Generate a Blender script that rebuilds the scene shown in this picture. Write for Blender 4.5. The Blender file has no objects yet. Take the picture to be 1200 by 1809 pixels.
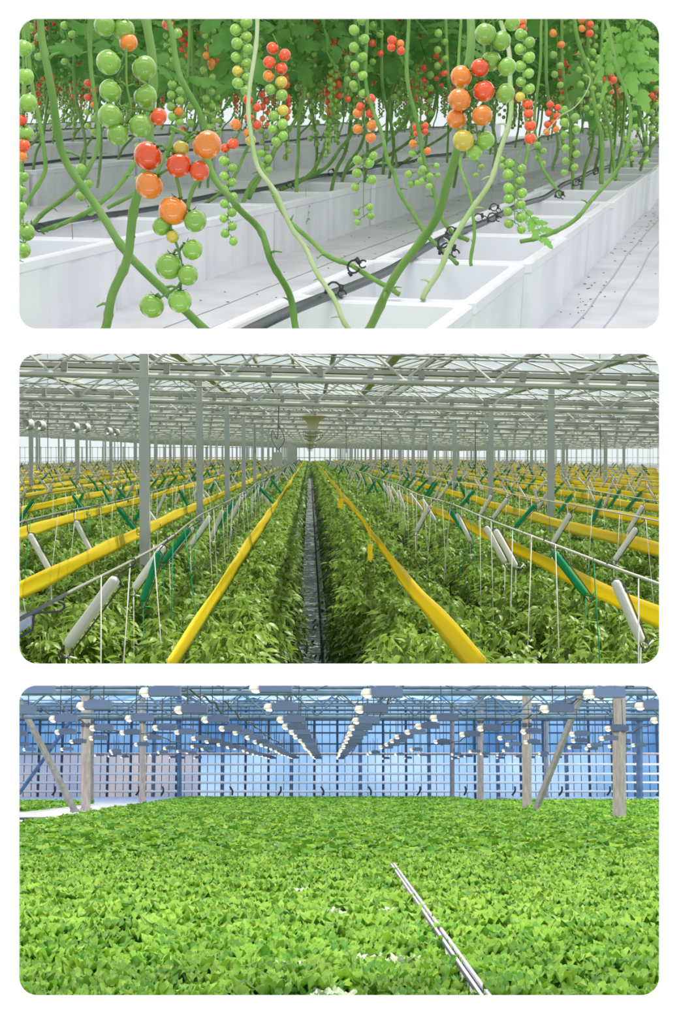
import bpy, bmesh, math, random
import numpy as np
from mathutils import Vector, Matrix
# ---------------------------------------------------------------- camera, world, lights
F = 2600.0; CX = 600.0; CY = 904.5; D0 = 1.3
SC = bpy.context.scene
COL = SC.collection
cam_d = bpy.data.cameras.new('camera'); cam = bpy.data.objects.new('camera', cam_d); COL.objects.link(cam)
cam_d.sensor_fit = 'HORIZONTAL'; cam_d.sensor_width = 36.0; cam_d.lens = F*36.0/1200.0
cam_d.clip_start = 0.05; cam_d.clip_end = 5000
cam.location = (0, 0, 0); cam.rotation_euler = (math.pi/2, 0, 0)
SC.camera = cam
SC.view_settings.view_transform = 'Standard'; SC.view_settings.look = 'None'
SC.view_settings.exposure = 0.0; SC.view_settings.gamma = 1.0; SC.view_settings.use_curve_mapping = False
w = bpy.data.worlds.new('world'); SC.world = w; w.use_nodes = True
bg = w.node_tree.nodes['Background']; bg.inputs[0].default_value = (0.90, 0.97, 0.985, 1); bg.inputs[1].default_value = 0.95
def light(name, typ, loc, aim, energy, color=(1,1,1), size=1, size_y=None, angle=None):
    d = bpy.data.lights.new(name, typ); d.energy = energy; d.color = color
    if typ == 'AREA':
        d.shape = 'RECTANGLE'; d.size = size; d.size_y = size_y or size
    if angle is not None: d.angle = angle
    o = bpy.data.objects.new(name, d); COL.objects.link(o); o.location = loc
    o.rotation_euler = Vector(aim).to_track_quat('-Z', 'Y').to_euler()
    return o
light('sun', 'SUN', (40, 200, 300), (-0.50, -0.30, -0.95), 7.0, (1.0, 0.95, 0.84), angle=0.02)
light('board_fill', 'AREA', (0, -0.4, 2.4), (0, 1.7, -2.3), 14, (1, 0.98, 0.96), 4.0, 0.5)  # unseen lamp added to bring the board up to white
light('board_fill_low', 'AREA', (0, -0.4, -2.4), (0, 1.7, 2.3), 22, (1, 0.98, 0.96), 4.0, 0.5)  # second added lamp, lifts the board from below
# ---------------------------------------------------------------- frames
def ray(u, v): return Vector((u-CX, F, CY-v))
def make_frame(h, vpx, vpy):
    n = Vector((1,0,0)).cross(ray(CX, vpy)).normalized()
    d = ray(vpx, vpy).normalized(); c = d.cross(n).normalized(); o = -h*n
    return Matrix(((c.x,d.x,n.x,o.x),(c.y,d.y,n.y,o.y),(c.z,d.z,n.z,o.z),(0,0,0,1)))
H1, H2, H3 = 0.62, 4.0, 0.3
M1 = make_frame(H1, 1330, 174); M2 = make_frame(H2, 547, 800); M3 = make_frame(H3, 581, 1368)
I1 = M1.inverted(); I2 = M2.inverted(); I3 = M3.inverted()
def G(M, u, v, z=0.0):          # point of the plane at local height z that projects to (u, v)
    I = M.inverted(); o = I @ Vector((0,0,0)); r = (I.to_3x3() @ ray(u, v))
    t = (z-o.z)/r.z; return o + r*t
def AY(M, u, v, y):             # point at local depth y
    I = M.inverted(); o = I @ Vector((0,0,0)); r = (I.to_3x3() @ ray(u, v))
    return o + r*(y/r.y)
def W(u, v, Y): return ray(u, v)*(Y/F)   # world point at camera depth Y
# added area lights, placed in a panel's own frame
def frame_light(M, name, p, aim, e, col, sx, sy):
    return light(name, 'AREA', M @ Vector(p), M.to_3x3() @ Vector(aim), e, col, sx, sy)
frame_light(M3, 'hall_fill_light', (0, 13.2, 1.21), (0, 0.0685, -1), 1700, (1.0, 0.97, 0.92), 16, 22)  # unseen area light added above the lettuces, standing in for daylight
frame_light(M1, 'tomato_fill_light', (-0.6, 1.9, 2.3), (0, 0.25, -1), 20, (1.0, 0.99, 0.96), 0.9, 0.9)  # unseen lamp added for highlights and shading on the fruit
frame_light(M3, 'wall_backlight', (0, 25.2, 0.95), (0, -1, 0), 195, (0.92, 0.97, 1.0), 16, 2.3)  # area light added behind the glazing, standing in for dusk sky
# ---------------------------------------------------------------- materials
def mat(name, col, rough=0.5, spec=0.4, metal=0.0, noise=None, col2=None, bump=0.0, trans=0.0, rand=0.0,
        emit=None, estr=0.0, alpha=1.0, coat=0.0, sss=0.0, detail=3.0, stretch=None):
    m = bpy.data.materials.new(name); m.use_nodes = True
    nt = m.node_tree; N = nt.nodes; L = nt.links
    b = N['Principled BSDF']; out = N['Material Output']
    b.inputs['Base Color'].default_value = (*col, 1); b.inputs['Roughness'].default_value = rough
    b.inputs['Specular IOR Level'].default_value = spec; b.inputs['Metallic'].default_value = metal
    b.inputs['Coat Weight'].default_value = coat
    if sss: b.inputs['Subsurface Weight'].default_value = sss; b.inputs['Subsurface Radius'].default_value = (0.01,0.01,0.005); b.inputs['Subsurface Scale'].default_value = 0.5
    if emit: b.inputs['Emission Color'].default_value = (*emit, 1); b.inputs['Emission Strength'].default_value = estr
    colsock = None
    if noise:
        tc = N.new('ShaderNodeTexCoord'); mp = N.new('ShaderNodeMapping'); L.new(tc.outputs['Object'], mp.inputs[0])
        if stretch: mp.inputs['Scale'].default_value = stretch
        nz = N.new('ShaderNodeTexNoise'); nz.inputs['Scale'].default_value = noise; nz.inputs['Detail'].default_value = detail
        L.new(mp.outputs[0], nz.inputs['Vector'])
        cr = N.new('ShaderNodeValToRGB'); cr.color_ramp.elements[0].position = 0.35; cr.color_ramp.elements[1].position = 0.68
        cr.color_ramp.elements[0].color = (*col, 1); cr.color_ramp.elements[1].color = (*(col2 or col), 1)
        L.new(nz.outputs['Fac'], cr.inputs[0]); colsock = cr.outputs[0]
        if bump:
            bp = N.new('ShaderNodeBump'); bp.inputs['Strength'].default_value = bump; bp.inputs['Distance'].default_value = 0.01
            L.new(nz.outputs['Fac'], bp.inputs['Height']); L.new(bp.outputs[0], b.inputs['Normal'])
    if rand:
        oi = N.new('ShaderNodeObjectInfo'); hs = N.new('ShaderNodeHueSaturation'); mr = N.new('ShaderNodeMapRange')
        mr.inputs['To Min'].default_value = 1-rand; mr.inputs['To Max'].default_value = 1+rand
        L.new(oi.outputs['Random'], mr.inputs[0]); L.new(mr.outputs[0], hs.inputs['Value'])
        if colsock: L.new(colsock, hs.inputs['Color'])
        else: hs.inputs['Color'].default_value = (*col, 1)
        colsock = hs.outputs[0]
    if colsock: L.new(colsock, b.inputs['Base Color'])
    surf = b.outputs[0]
    if trans:
        t = N.new('ShaderNodeBsdfTranslucent'); mx = N.new('ShaderNodeMixShader'); mx.inputs[0].default_value = trans
        t.inputs[0].default_value = (*[min(1, c*1.3) for c in col], 1)
        if colsock: L.new(colsock, t.inputs[0])
        L.new(surf, mx.inputs[1]); L.new(t.outputs[0], mx.inputs[2]); surf = mx.outputs[0]
    if alpha < 1:
        t = N.new('ShaderNodeBsdfTransparent'); mx = N.new('ShaderNodeMixShader'); mx.inputs[0].default_value = 1-alpha
        t.inputs[0].default_value = (0.93, 0.97, 0.98, 1)
        L.new(surf, mx.inputs[1]); L.new(t.outputs[0], mx.inputs[2]); surf = mx.outputs[0]
    L.new(surf, out.inputs[0])
    return m
# ---------------------------------------------------------------- mesh building
class MB:
    def __init__(s): s.v = []; s.f = []; s.m = []
    def quad(s, a, b, c, d, m=0):
        i = len(s.v); s.v += [tuple(a), tuple(b), tuple(c), tuple(d)]; s.f.append((i,i+1,i+2,i+3)); s.m.append(m)
    def tube(s, pts, r, n=6, m=0, cap=True):
        pts = [Vector(p) for p in pts]; k = len(pts)
        rs = r if isinstance(r, (list, tuple)) else [r]*k
        base = len(s.v); up = None
        for i, p in enumerate(pts):
            t = (pts[min(i+1, k-1)]-pts[max(i-1, 0)])
            if t.length < 1e-9: t = Vector((0,0,1))
            t.normalize()
            if up is None: up = t.orthogonal().normalized()
            up = (up - t*up.dot(t))
            if up.length < 1e-6: up = t.orthogonal()
            up.normalize(); sd = t.cross(up)
            for j in range(n):
                a = 2*math.pi*j/n + math.pi/n
                s.v.append(tuple(p + (up*math.cos(a)+sd*math.sin(a))*rs[i]))
        for i in range(k-1):
            for j in range(n):
                a = base+i*n+j; b = base+i*n+(j+1) % n
                s.f.append((a, b, b+n, a+n)); s.m.append(m)
        if cap:
            s.f.append(tuple(base+j for j in range(n))[::-1]); s.m.append(m)
            s.f.append(tuple(base+(k-1)*n+j for j in range(n))); s.m.append(m)
        return s
    def box(s, c, d, m=0, rot=None):
        c = Vector(c); i = len(s.v); x, y, z = d[0]/2, d[1]/2, d[2]/2
        for p in ((-x,-y,-z),(x,-y,-z),(x,y,-z),(-x,y,-z),(-x,-y,z),(x,-y,z),(x,y,z),(-x,y,z)):
            p = Vector(p)
            if rot is not None: p = rot @ p
            s.v.append(tuple(c+p))
        for f in ((3,2,1,0),(4,5,6,7),(0,1,5,4),(1,2,6,5),(2,3,7,6),(3,0,4,7)):
            s.f.append(tuple(i+q for q in f)); s.m.append(m)
        return s
    def lathe(s, prof, n=20, m=0, o=(0,0,0), axis=None):
        o = Vector(o); base = len(s.v); R = axis if axis is not None else Matrix.Identity(3)
        for (r, z) in prof:
            for j in range(n):
                a = 2*math.pi*j/n; s.v.append(tuple(o + R @ Vector((r*math.cos(a), r*math.sin(a), z))))
        for i in range(len(prof)-1):
            for j in range(n):
                a = base+i*n+j; b = base+i*n+(j+1) % n
                s.f.append((a, b, b+n, a+n)); s.m.append(m)
        return s
    def arr(s, V, Fc, m=0):
        i = len(s.v); s.v += [tuple(p) for p in V]; s.f += [tuple(int(q)+i for q in f) for f in Fc]; s.m += [m]*len(Fc)
    def mesh(s, name, mats, smooth=True):
        me = bpy.data.meshes.new(name); me.from_pydata(s.v, [], s.f)
        for mt in (mats if isinstance(mats, (list, tuple)) else [mats]): me.materials.append(mt)
        me.polygons.foreach_set('material_index', s.m)
        me.polygons.foreach_set('use_smooth', [smooth]*len(s.f)); me.update()
        return me
def np_mesh(name, V, T, mats, midx=None, smooth=True):
    me = bpy.data.meshes.new(name); V = np.asarray(V, np.float32).reshape(-1, 3); T = np.asarray(T, np.int32); k = T.shape[1]
    me.vertices.add(len(V)); me.vertices.foreach_set('co', V.ravel())
    me.loops.add(T.size); me.loops.foreach_set('vertex_index', T.ravel())
    me.polygons.add(len(T)); me.polygons.foreach_set('loop_start', np.arange(0, T.size, k, dtype=np.int32))
    for mt in (mats if isinstance(mats, (list, tuple)) else [mats]): me.materials.append(mt)
    if midx is not None: me.polygons.foreach_set('material_index', np.asarray(midx, np.int32))
    me.polygons.foreach_set('use_smooth', np.full(len(T), smooth)); me.update(calc_edges=True); me.validate()
    return me
def scatter(V0, T0, Rm, S, P):     # template V0,T0; rotation matrices Rm (n,3,3), scales S (n,) or (n,3), positions P (n,3)
    S = np.asarray(S)
    if S.ndim == 1: S = S[:, None]
    V = np.einsum('nij,nvj->nvi', Rm, V0[None]*S[:, None, :]) + P[:, None, :]
    n = len(P); T = T0[None] + (np.arange(n)*len(V0))[:, None, None]
    return V.reshape(-1, 3), T.reshape(-1, T0.shape[1])
def rotz(a):
    c, s = np.cos(a), np.sin(a); z = np.zeros_like(a); o = np.ones_like(a)
    return np.stack([np.stack([c,-s,z],-1), np.stack([s,c,z],-1), np.stack([z,z,o],-1)], -2)
def roty(a):
    c, s = np.cos(a), np.sin(a); z = np.zeros_like(a); o = np.ones_like(a)
    return np.stack([np.stack([c,z,s],-1), np.stack([z,o,z],-1), np.stack([-s,z,c],-1)], -2)
def rotx(a):
    c, s = np.cos(a), np.sin(a); z = np.zeros_like(a); o = np.ones_like(a)
    return np.stack([np.stack([o,z,z],-1), np.stack([z,c,-s],-1), np.stack([z,s,c],-1)], -2)
def joinVT(lst):
    Vs = []; Ts = []; o = 0
    for V, T in lst:
        Vs.append(V); Ts.append(T+o); o += len(V)
    return np.concatenate(Vs), np.concatenate(Ts)
# ---------------------------------------------------------------- objects
def tag(o, label=None, cat=None, group=None, kind=None):
    if label: o['label'] = label
    if cat: o['category'] = cat
    if group: o['group'] = group
    if kind: o['kind'] = kind
    return o
def place(o, M, loc, rz=0.0, s=1.0, extra=None):
    m = M @ Matrix.Translation(loc) @ Matrix.Rotation(rz, 4, 'Z')
    if extra is not None: m = m @ extra
    o.matrix_world = m @ Matrix.Scale(s, 4) if s != 1.0 else m
    return o
def thing(name, label, cat, M, loc, rz=0.0, s=1.0, group=None, extra=None):
    o = bpy.data.objects.new(name, None); COL.objects.link(o); o.empty_display_size = 0.1
    place(o, M, loc, rz, s, extra); return tag(o, label, cat, group)
def part(name, me, parent, label=None, loc=None, rot=None, s=None, kind=None):
    o = bpy.data.objects.new(name, me); COL.objects.link(o); o.parent = parent
    if loc is not None: o.location = loc
    if rot is not None: o.rotation_euler = rot
    if s is not None: o.scale = (s, s, s) if not hasattr(s, '__len__') else s
    if label: o['label'] = label
    if kind: o['kind'] = kind
    return o
def single(name, me, M, loc, label=None, cat=None, group=None, kind=None, rz=0.0, s=1.0, extra=None):
    o = bpy.data.objects.new(name, me); COL.objects.link(o); place(o, M, loc, rz, s, extra)
    return tag(o, label, cat, group, kind)
def copy_tree(o, parent=None):
    c = o.copy(); COL.objects.link(c); c.parent = parent
    for ch in list(o.children): copy_tree(ch, c)
    return c
def ordn(n):
    w = ['zeroth','first','second','third','fourth','fifth','sixth','seventh','eighth','ninth','tenth','eleventh','twelfth']
    if n < len(w): return w[n]
    return f"{n}{'th' if 10 <= n % 100 <= 20 else {1:'st',2:'nd',3:'rd'}.get(n % 10, 'th')}"
def smooth_pts(P, k=6):     # Catmull-Rom
    P = [Vector(p) for p in P]; Q = [P[0]*2-P[1]] + P + [P[-1]*2-P[-2]]; out = []
    for i in range(1, len(Q)-2):
        a, b, c, d = Q[i-1], Q[i], Q[i+1], Q[i+2]
        for j in range(k):
            t = j/k; out.append(0.5*((2*b)+(c-a)*t+(2*a-5*b+4*c-d)*t*t+(3*b-a-3*c+d)*t**3))
    out.append(P[-1]); return out
# ---------------------------------------------------------------- the white board with three openings
M_BOARD = mat('board_white', (0.95, 0.95, 0.95), 0.9, 0.1)
def build_board():
    cu = bpy.data.curves.new('board_outline', 'CURVE'); cu.dimensions = '2D'; cu.fill_mode = 'BOTH'; cu.extrude = 0.001
    k = D0/F
    def poly(pts):
        sp = cu.splines.new('POLY'); sp.points.add(len(pts)-1)
        for q, (x, y) in zip(sp.points, pts): q.co = (x, y, 0, 1)
        sp.use_cyclic_u = True
    poly([(-700*k*1.6,-1000*k*1.3),(700*k*1.6,-1000*k*1.3),(700*k*1.6,1000*k*1.3),(-700*k*1.6,1000*k*1.3)])
    for (x0, y0, x1, y1) in ((34,33,1165,580.5),(34,625,1165,1172.5),(34,1211,1165,1758.5)):
        r = 31; pts = []
        for (cx, cy, a0) in ((x1-r,y0+r,0),(x0+r,y0+r,90),(x0+r,y1-r,180),(x1-r,y1-r,270)):
            for i in range(13):
                a = math.radians(a0+90*i/12); pts.append(((cx+r*math.cos(a)-CX)*k, (CY-(cy-r*math.sin(a)))*k))
        poly(pts)
    t = bpy.data.objects.new('board_tmp', cu); COL.objects.link(t)
    bpy.context.view_layer.update()
    me = bpy.data.meshes.new_from_object(t); bpy.data.objects.remove(t)
    me.materials.clear(); me.materials.append(M_BOARD)
    o = bpy.data.objects.new('wall_front', me); COL.objects.link(o)
    o.location = (0, D0, 0); o.rotation_euler = (math.pi/2, 0, 0); o['kind'] = 'structure'
build_board()
# ================================================================ PANEL ONE: tomato house
rnd = random.Random(7); nr = np.random.default_rng(7)
HB = 0.21
M_BOX = mat('polystyrene_white', (0.69, 0.70, 0.75), 0.75, 0.25, noise=3.0, col2=(0.77, 0.78, 0.82), bump=0.04, rand=0.03)
M_CLOTH = mat('ground_cloth', (0.57, 0.57, 0.62), 0.85, 0.15, noise=5.0, col2=(0.67, 0.67, 0.72), detail=8)
M_SEAM = mat('seam_blue_grey', (0.40, 0.47, 0.54), 0.8, 0.1)
M_DIRT = mat('dirt_crumbs', (0.18, 0.12, 0.08), 0.9, 0.1)
M_HOSE = mat('hose_black', (0.035, 0.045, 0.06), 0.35, 0.5)
M_CLIP = mat('clip_black', (0.02, 0.025, 0.03), 0.4, 0.5)
M_STEM = mat('stem_green', (0.11, 0.26, 0.04), 0.55, 0.3, noise=18.0, col2=(0.20, 0.36, 0.09), rand=0.12, stretch=(1,1,0.3))
M_STEMP = mat('stem_pale', (0.32, 0.48, 0.18), 0.55, 0.3, noise=18.0, col2=(0.46, 0.52, 0.32))
M_DRY = mat('dried_leaf', (0.30, 0.20, 0.09), 0.8, 0.1)
M_TLEAF = mat('tomato_leaf', (0.10, 0.30, 0.05), 0.5, 0.35, trans=0.5, rand=0.3, noise=9.0, col2=(0.20, 0.46, 0.10))
M_TLEAFN = mat('tomato_leaf_pale', (0.24, 0.50, 0.10), 0.5, 0.3, trans=0.4)
M_TOM = {
 'r': mat('tomato_red', (0.80, 0.065, 0.012), 0.16, 0.5, coat=0.7, noise=22.0, col2=(0.86, 0.12, 0.02), rand=0.08),
 'o': mat('tomato_orange', (0.84, 0.20, 0.02), 0.16, 0.5, coat=0.7, noise=22.0, col2=(0.88, 0.32, 0.04), rand=0.08),
 'y': mat('tomato_turning', (0.68, 0.46, 0.03), 0.16, 0.5, coat=0.7, noise=22.0, col2=(0.50, 0.50, 0.08), rand=0.08),
 'g': mat('tomato_green', (0.20, 0.43, 0.045), 0.16, 0.5, coat=0.7, noise=22.0, col2=(0.31, 0.53, 0.08), rand=0.15)}
M_CALYX = mat('calyx_green', (0.12, 0.28, 0.05), 0.6, 0.2)
def proj1(p):
    q = M1 @ Vector(p); return (CX+q.x/q.y*F, CY-q.z/q.y*F, q.y)
# ---- ground
mb = MB()
ga, gb = G(M1, -150, 600, 0), G(M1, 1350, 600, 0)
mb.quad(ga, gb, (2.2,26,0), (-30,26,0))
mb.quad((-30,26,-0.02),(2.2,26,-0.02),gb-Vector((0,0,0.02)),ga-Vector((0,0,0.02)))
for x in (-0.445, -0.36, -0.02, 0.30, -1.42, -1.55, -3.2, -5.4):
    pts = [Vector((x+0.006*math.sin(j*0.9)+0.004*math.sin(j*2.3), 4.03+j*0.45+0.18*(x+0.5), 0.0015)) for j in range(48)]
    for a, b in zip(pts[:-1], pts[1:]):
        d = Vector((0.0022,0,0)); mb.quad(a-d, a+d, b+d, b-d, 1)
for i in range(420):
    x = rnd.choice((rnd.uniform(-1.8,-0.96), rnd.uniform(-0.5,0.7), rnd.gauss(-0.48,0.03))); y = rnd.uniform(4.3, 14); s = rnd.uniform(0.002, 0.006)
    mb.box((x,y,0.001), (s,s*1.5,0.002), 2, Matrix.Rotation(rnd.uniform(0,3),3,'Z'))
single('floor', mb.mesh('floor', [M_CLOTH, M_SEAM, M_DIRT], False), M1, (0,0,0), kind='structure')
# ---- unseen film sheet added above the tomato house to cut and soften sun
M_DIFF = mat('sun_diffuser_film', (0.68, 0.68, 0.70), 0.9, 0.0, trans=0.56)
mb = MB(); mb.quad((-30,2.5,2.9),(6,2.5,2.9),(6,30,2.9),(-30,30,2.9))
single('ceiling', mb.mesh('diffuser_film', M_DIFF, False), M1, (0,0,0), kind='structure')
# ---- polystyrene boxes
def box_mesh():
    mb = MB(); Wd, Ln = 0.42, 0.775; t = 0.032; zi = 0.055
    def loop(w, l, ribs):
        P = []
        hx, hy = w/2, l/2; c = 0.016
        def side(a, b, n, nx, ny):
            for i in range(n+1):
                f = i/n; x = a[0]+(b[0]-a[0])*f; y = a[1]+(b[1]-a[1])*f
                o = -0.0045 if (ribs and i % 5 in (2,3) and 1 < i < n-1) else 0
                P.append((x+nx*o, y+ny*o))
        side((-hx+c,-hy),(hx-c,-hy),10,0,-1); side((hx,-hy+c),(hx,hy-c),20,1,0)
        side((hx-c,hy),(-hx+c,hy),10,0,1); side((-hx,hy-c),(-hx,-hy+c),20,-1,0)
        return P
    def add(P, z):
        i = len(mb.v); mb.v.extend((x, y, z) for x, y in P); return i
    n = len(loop(1,1,False))
    o0 = add(loop(Wd-0.014, Ln-0.014, True), 0.0); o1 = add(loop(Wd-0.004, Ln-0.006, True), HB-0.030)
    o2 = add(loop(Wd, Ln, False), HB-0.026); o3 = add(loop(Wd, Ln, False), HB-0.004); o4 = add(loop(Wd-0.008, Ln-0.008, False), HB)
    i4 = add(loop(Wd-2*t+0.006, Ln-2*t+0.006, False), HB); i3 = add(loop(Wd-2*t, Ln-2*t, False), HB-0.004)
    i0 = add(loop(Wd-2*t-0.02, Ln-2*t-0.02, False), zi)
    seq = [o0,o1,o2,o3,o4,i4,i3,i0]
    for a, b in zip(seq[:-1], seq[1:]):
        for j in range(n):
            k = (j+1) % n; mb.f.append((a+j,a+k,b+k,b+j)); mb.m.append(0)
    mb.f.append(tuple(i0+j for j in range(n))); mb.m.append(0)
    mb.f.append(tuple(o0+j for j in range(n))[::-1]); mb.m.append(0)
    return mb.mesh('planting_box', M_BOX, False)
BOXME = box_mesh()
def clip_low(me, x, y):      # the foreground boxes end where the shelf behind the board begins
    bm = bmesh.new(); bm.from_mesh(me); T = (M1 @ Matrix.Translation((x, y, 0))); n = (T.to_3x3().inverted() @ Vector((0, CY-602, -F)).normalized()).normalized()
    bmesh.ops.bisect_plane(bm, geom=bm.verts[:]+bm.edges[:]+bm.faces[:], plane_co=T.inverted() @ Vector((0,0,0)), plane_no=n, clear_outer=True)
    m2 = me.copy(); bm.to_mesh(m2); bm.free(); return m2
ROWS = [(-0.74, 0), (-2.03, 1), (-4.30, 2), (-6.5, 3), (-8.8, 4), (-11.2, 5), (-13.8, 6)]
RN = ['nearest', 'second', 'third', 'fourth', 'fifth', 'sixth', 'seventh']
for x, r in ROWS:
    k = 0
    for i in range(0, 32):
        y = 1.83+0.8*i + (0.33 if r else 0)
        if y > 25.4: break
        ok = False
        for dx in (-0.21, 0.21):
            for dy in (-0.4, 0.4):
                u, v, Y = proj1((x+dx, y+dy, HB))
                if 10 < u < 1190 and v < 600 and Y > 1.45: ok = True
        if not ok: continue
        k += 1
        me_ = BOXME
        if max(proj1((x+dx, y+dy, 0))[1] for dx in (-.21,.21) for dy in (-.4,.4)) > 600: me_ = clip_low(BOXME, x, y)
        single('planting_box', me_, M1, (x+rnd.uniform(-.012,.012), y, 0),
               f"white foam planting box, {ordn(k)} from the front in the {RN[r]} row of boxes" if k > 1 else f"frontmost white foam planting box of the {RN[r]} row of boxes",
               'planting box', 'white foam planting boxes', rz=rnd.uniform(-.008,.008))
    # hose
    hx = {0: -0.835, 1: -2.17, 2: -4.40}.get(r, x-0.08)
    pts = [Vector((hx+0.012*math.sin(j*0.8+r), 2.36+j*0.4+(0.6*r), HB+0.012+0.006*math.sin(j*1.7+r))) for j in range(60) if 2.36+j*0.4+0.6*r < 25.5]
    hmb = MB(); hmb.tube(smooth_pts(pts, 3), 0.0105, 8)
    single('irrigation_hose', hmb.mesh('irrigation_hose', M_HOSE), M1, (0,0,0), f"black irrigation hose lying along the {RN[r]} row of white boxes", 'hose', 'black irrigation hoses')
# ---- tomato fruit
def tomato_mesh(key):
    mb = MB(); n = 18; prof = []
    for i in range(13):
        a = math.pi*i/12; r = math.sin(a); z = -math.cos(a)
        if i > 9: z -= 0.10*(i-9)/3
        prof.append((max(r, 0.001), z*0.96))
    mb.lathe(prof, n, 0)
    for s in range(5):
        a = s*2*math.pi/5; c, q = math.cos(a), math.sin(a)
        P = [(0.04,0.84),(0.30,0.90),(0.55,0.93),(0.78,1.02)]; ws = [0.10,0.12,0.08,0.0]
        for j in range(3):
            (r0,z0),(r1,z1) = P[j], P[j+1]
            mb.quad((r0*c-q*ws[j], r0*q+c*ws[j], z0),(r0*c+q*ws[j], r0*q-c*ws[j], z0),(r1*c+q*ws[j+1], r1*q-c*ws[j+1], z1),(r1*c-q*ws[j+1], r1*q+c*ws[j+1], z1),1)
    return mb.mesh('tomato_'+{'r':'red','o':'orange','y':'turning','g':'green'}[key], [M_TOM[key], M_CALYX])
TOMME = {k: tomato_mesh(k) for k in 'royg'}
# ---- tomato leaf (compound)
def leaflet(n=6):
    P = [(0,0,0)]; out = [(0.0,0.0),(0.12,0.16),(0.30,0.27),(0.36,0.17),(0.55,0.27),(0.62,0.15),(0.80,0.15),(1.0,0.0)]
    V = []; T = []
    for (x, wd) in out: V += [(x, 0, 0.03*math.sin(x*3)-0.10*x*x), (x, wd, 0.05-0.12*x*x-0.25*wd), (x, -wd, 0.05-0.12*x*x-0.25*wd)]
    for i in range(len(out)-1):
        a = 3*i; b = a+3
        T += [(a,b,b+1),(a,b+1,a+1),(a,a+2,b+2),(a,b+2,b)]
    return np.array(V), np.array(T)
LV, LT = leaflet()
def compound():
    parts = []
    specs = [(1.0,0,0.46),(0.72,1,0.38),(0.72,-1,0.38),(0.42,1,0.36),(0.42,-1,0.36),(0.18,1,0.20),(0.2,-1,0.20)]
    for t, sd, s in specs:
        a = 0 if sd == 0 else sd*math.radians(62)
        R = rotz(np.array([a])) @ rotx(np.array([0.3*sd]))
        V, T = scatter(LV, LT, R, np.array([s]), np.array([[t*0.62, 0.0, -0.22*t*t]])); parts.append((V, T))
    # petiole
    mb = MB(); mb.tube([(0,0,0),(0.3,0,-0.02),(0.62,0,-0.22)], [0.012,0.01,0.006], 3, cap=False)
    tri = []
    for f in mb.f: tri += [(f[0],f[1],f[2]),(f[0],f[2],f[3])]
    parts.append((np.array(mb.v), np.array(tri)))
    return joinVT(parts)
CV, CT = compound()
def foliage_mesh(n, z0, z1, rad, s, seed):
    r = np.random.default_rng(seed)
    P = np.stack([r.normal(0, rad*0.35, n), r.normal(0, rad*0.55, n), z0+(z1-z0)*r.uniform(0, 1, n)**0.8], -1)
    R = rotz(r.uniform(0, 6.28, n)) @ roty(r.uniform(-0.3, 0.9, n)) @ rotx(r.uniform(-0.6, 0.6, n))
    V, T = scatter(CV, CT, R, s*r.uniform(0.6, 1.25, n), P)
    return np_mesh('tomato_foliage', V, T, M_TLEAF)
# ---- truss of fruit
def truss(parent, toms, Y, top=None, rad=0.0016, name='fruit_truss', mats=(0,)):
    """toms: (u, v, diameter px, colour); top: pixel where the truss leaves the stem"""
    inv = parent.matrix_world.inverted()
    us = sorted(toms, key=lambda t: t[1])
    um = sum(t[0] for t in toms)/len(toms)
    if top is None: top = (um+rnd.uniform(-4,4), us[0][1]-us[0][2]*0.9)
    line = [top]
    for i in range(0, len(us), 2):
        g = us[i:i+2]; line.append((0.35*um+0.65*sum(t[0] for t in g)/len(g), sum(t[1] for t in g)/len(g)-g[0][2]*0.30))
    lw = [W(u, v, Y) for u, v in line]
    mb = MB(); sp = smooth_pts([inv @ p for p in lw], 4); mb.tube(sp, [rad*(1-0.5*i/len(sp)) for i in range(len(sp))], 5)
    o = part(name, None, parent)
    ch = []
    for i, (u, v, d, c) in enumerate(us):
        s = d*Y/F/2*0.97; dy = rnd.uniform(-0.7, 0.7)*s
        p = W(u, v, Y+dy); a = W(*line[min(1+i//2, len(line)-1)], Y)
        up = (a-p); up.z += s*1.2; up.normalize()
        q = up.to_track_quat('Z', 'Y')
        att = p + up*s*0.85
        mid = (a+att)/2 + Vector((0,0,s*0.25))
        mb.tube([inv @ a, inv @ mid, inv @ att], rad*0.6, 4)
        ch.append((p, q, s, c))
    me = mb.mesh('fruit_truss', M_STEM); o.data if False else None
    bpy.data.objects.remove(o)
    o = part(name, me, parent)
    iq = inv.to_quaternion()
    for p, q, s, c in ch:
        t = part('tomato', TOMME[c], o, loc=inv @ p, s=s); t.rotation_euler = (iq @ q).to_euler()
    return o
def auto(u, v0, v1, d, pat, wob=0.42):
    n = len(pat); out = []
    for i, c in enumerate(pat):
        f = i/max(1, n-1); out.append((u+(1 if i % 2 else -1)*wob*d*rnd.uniform(0.7, 1.15), v0+(v1-v0)*f+rnd.uniform(-1.5, 1.5), d*rnd.uniform(0.9, 1.06)*(1-0.12*f), c))
    return out
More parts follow.
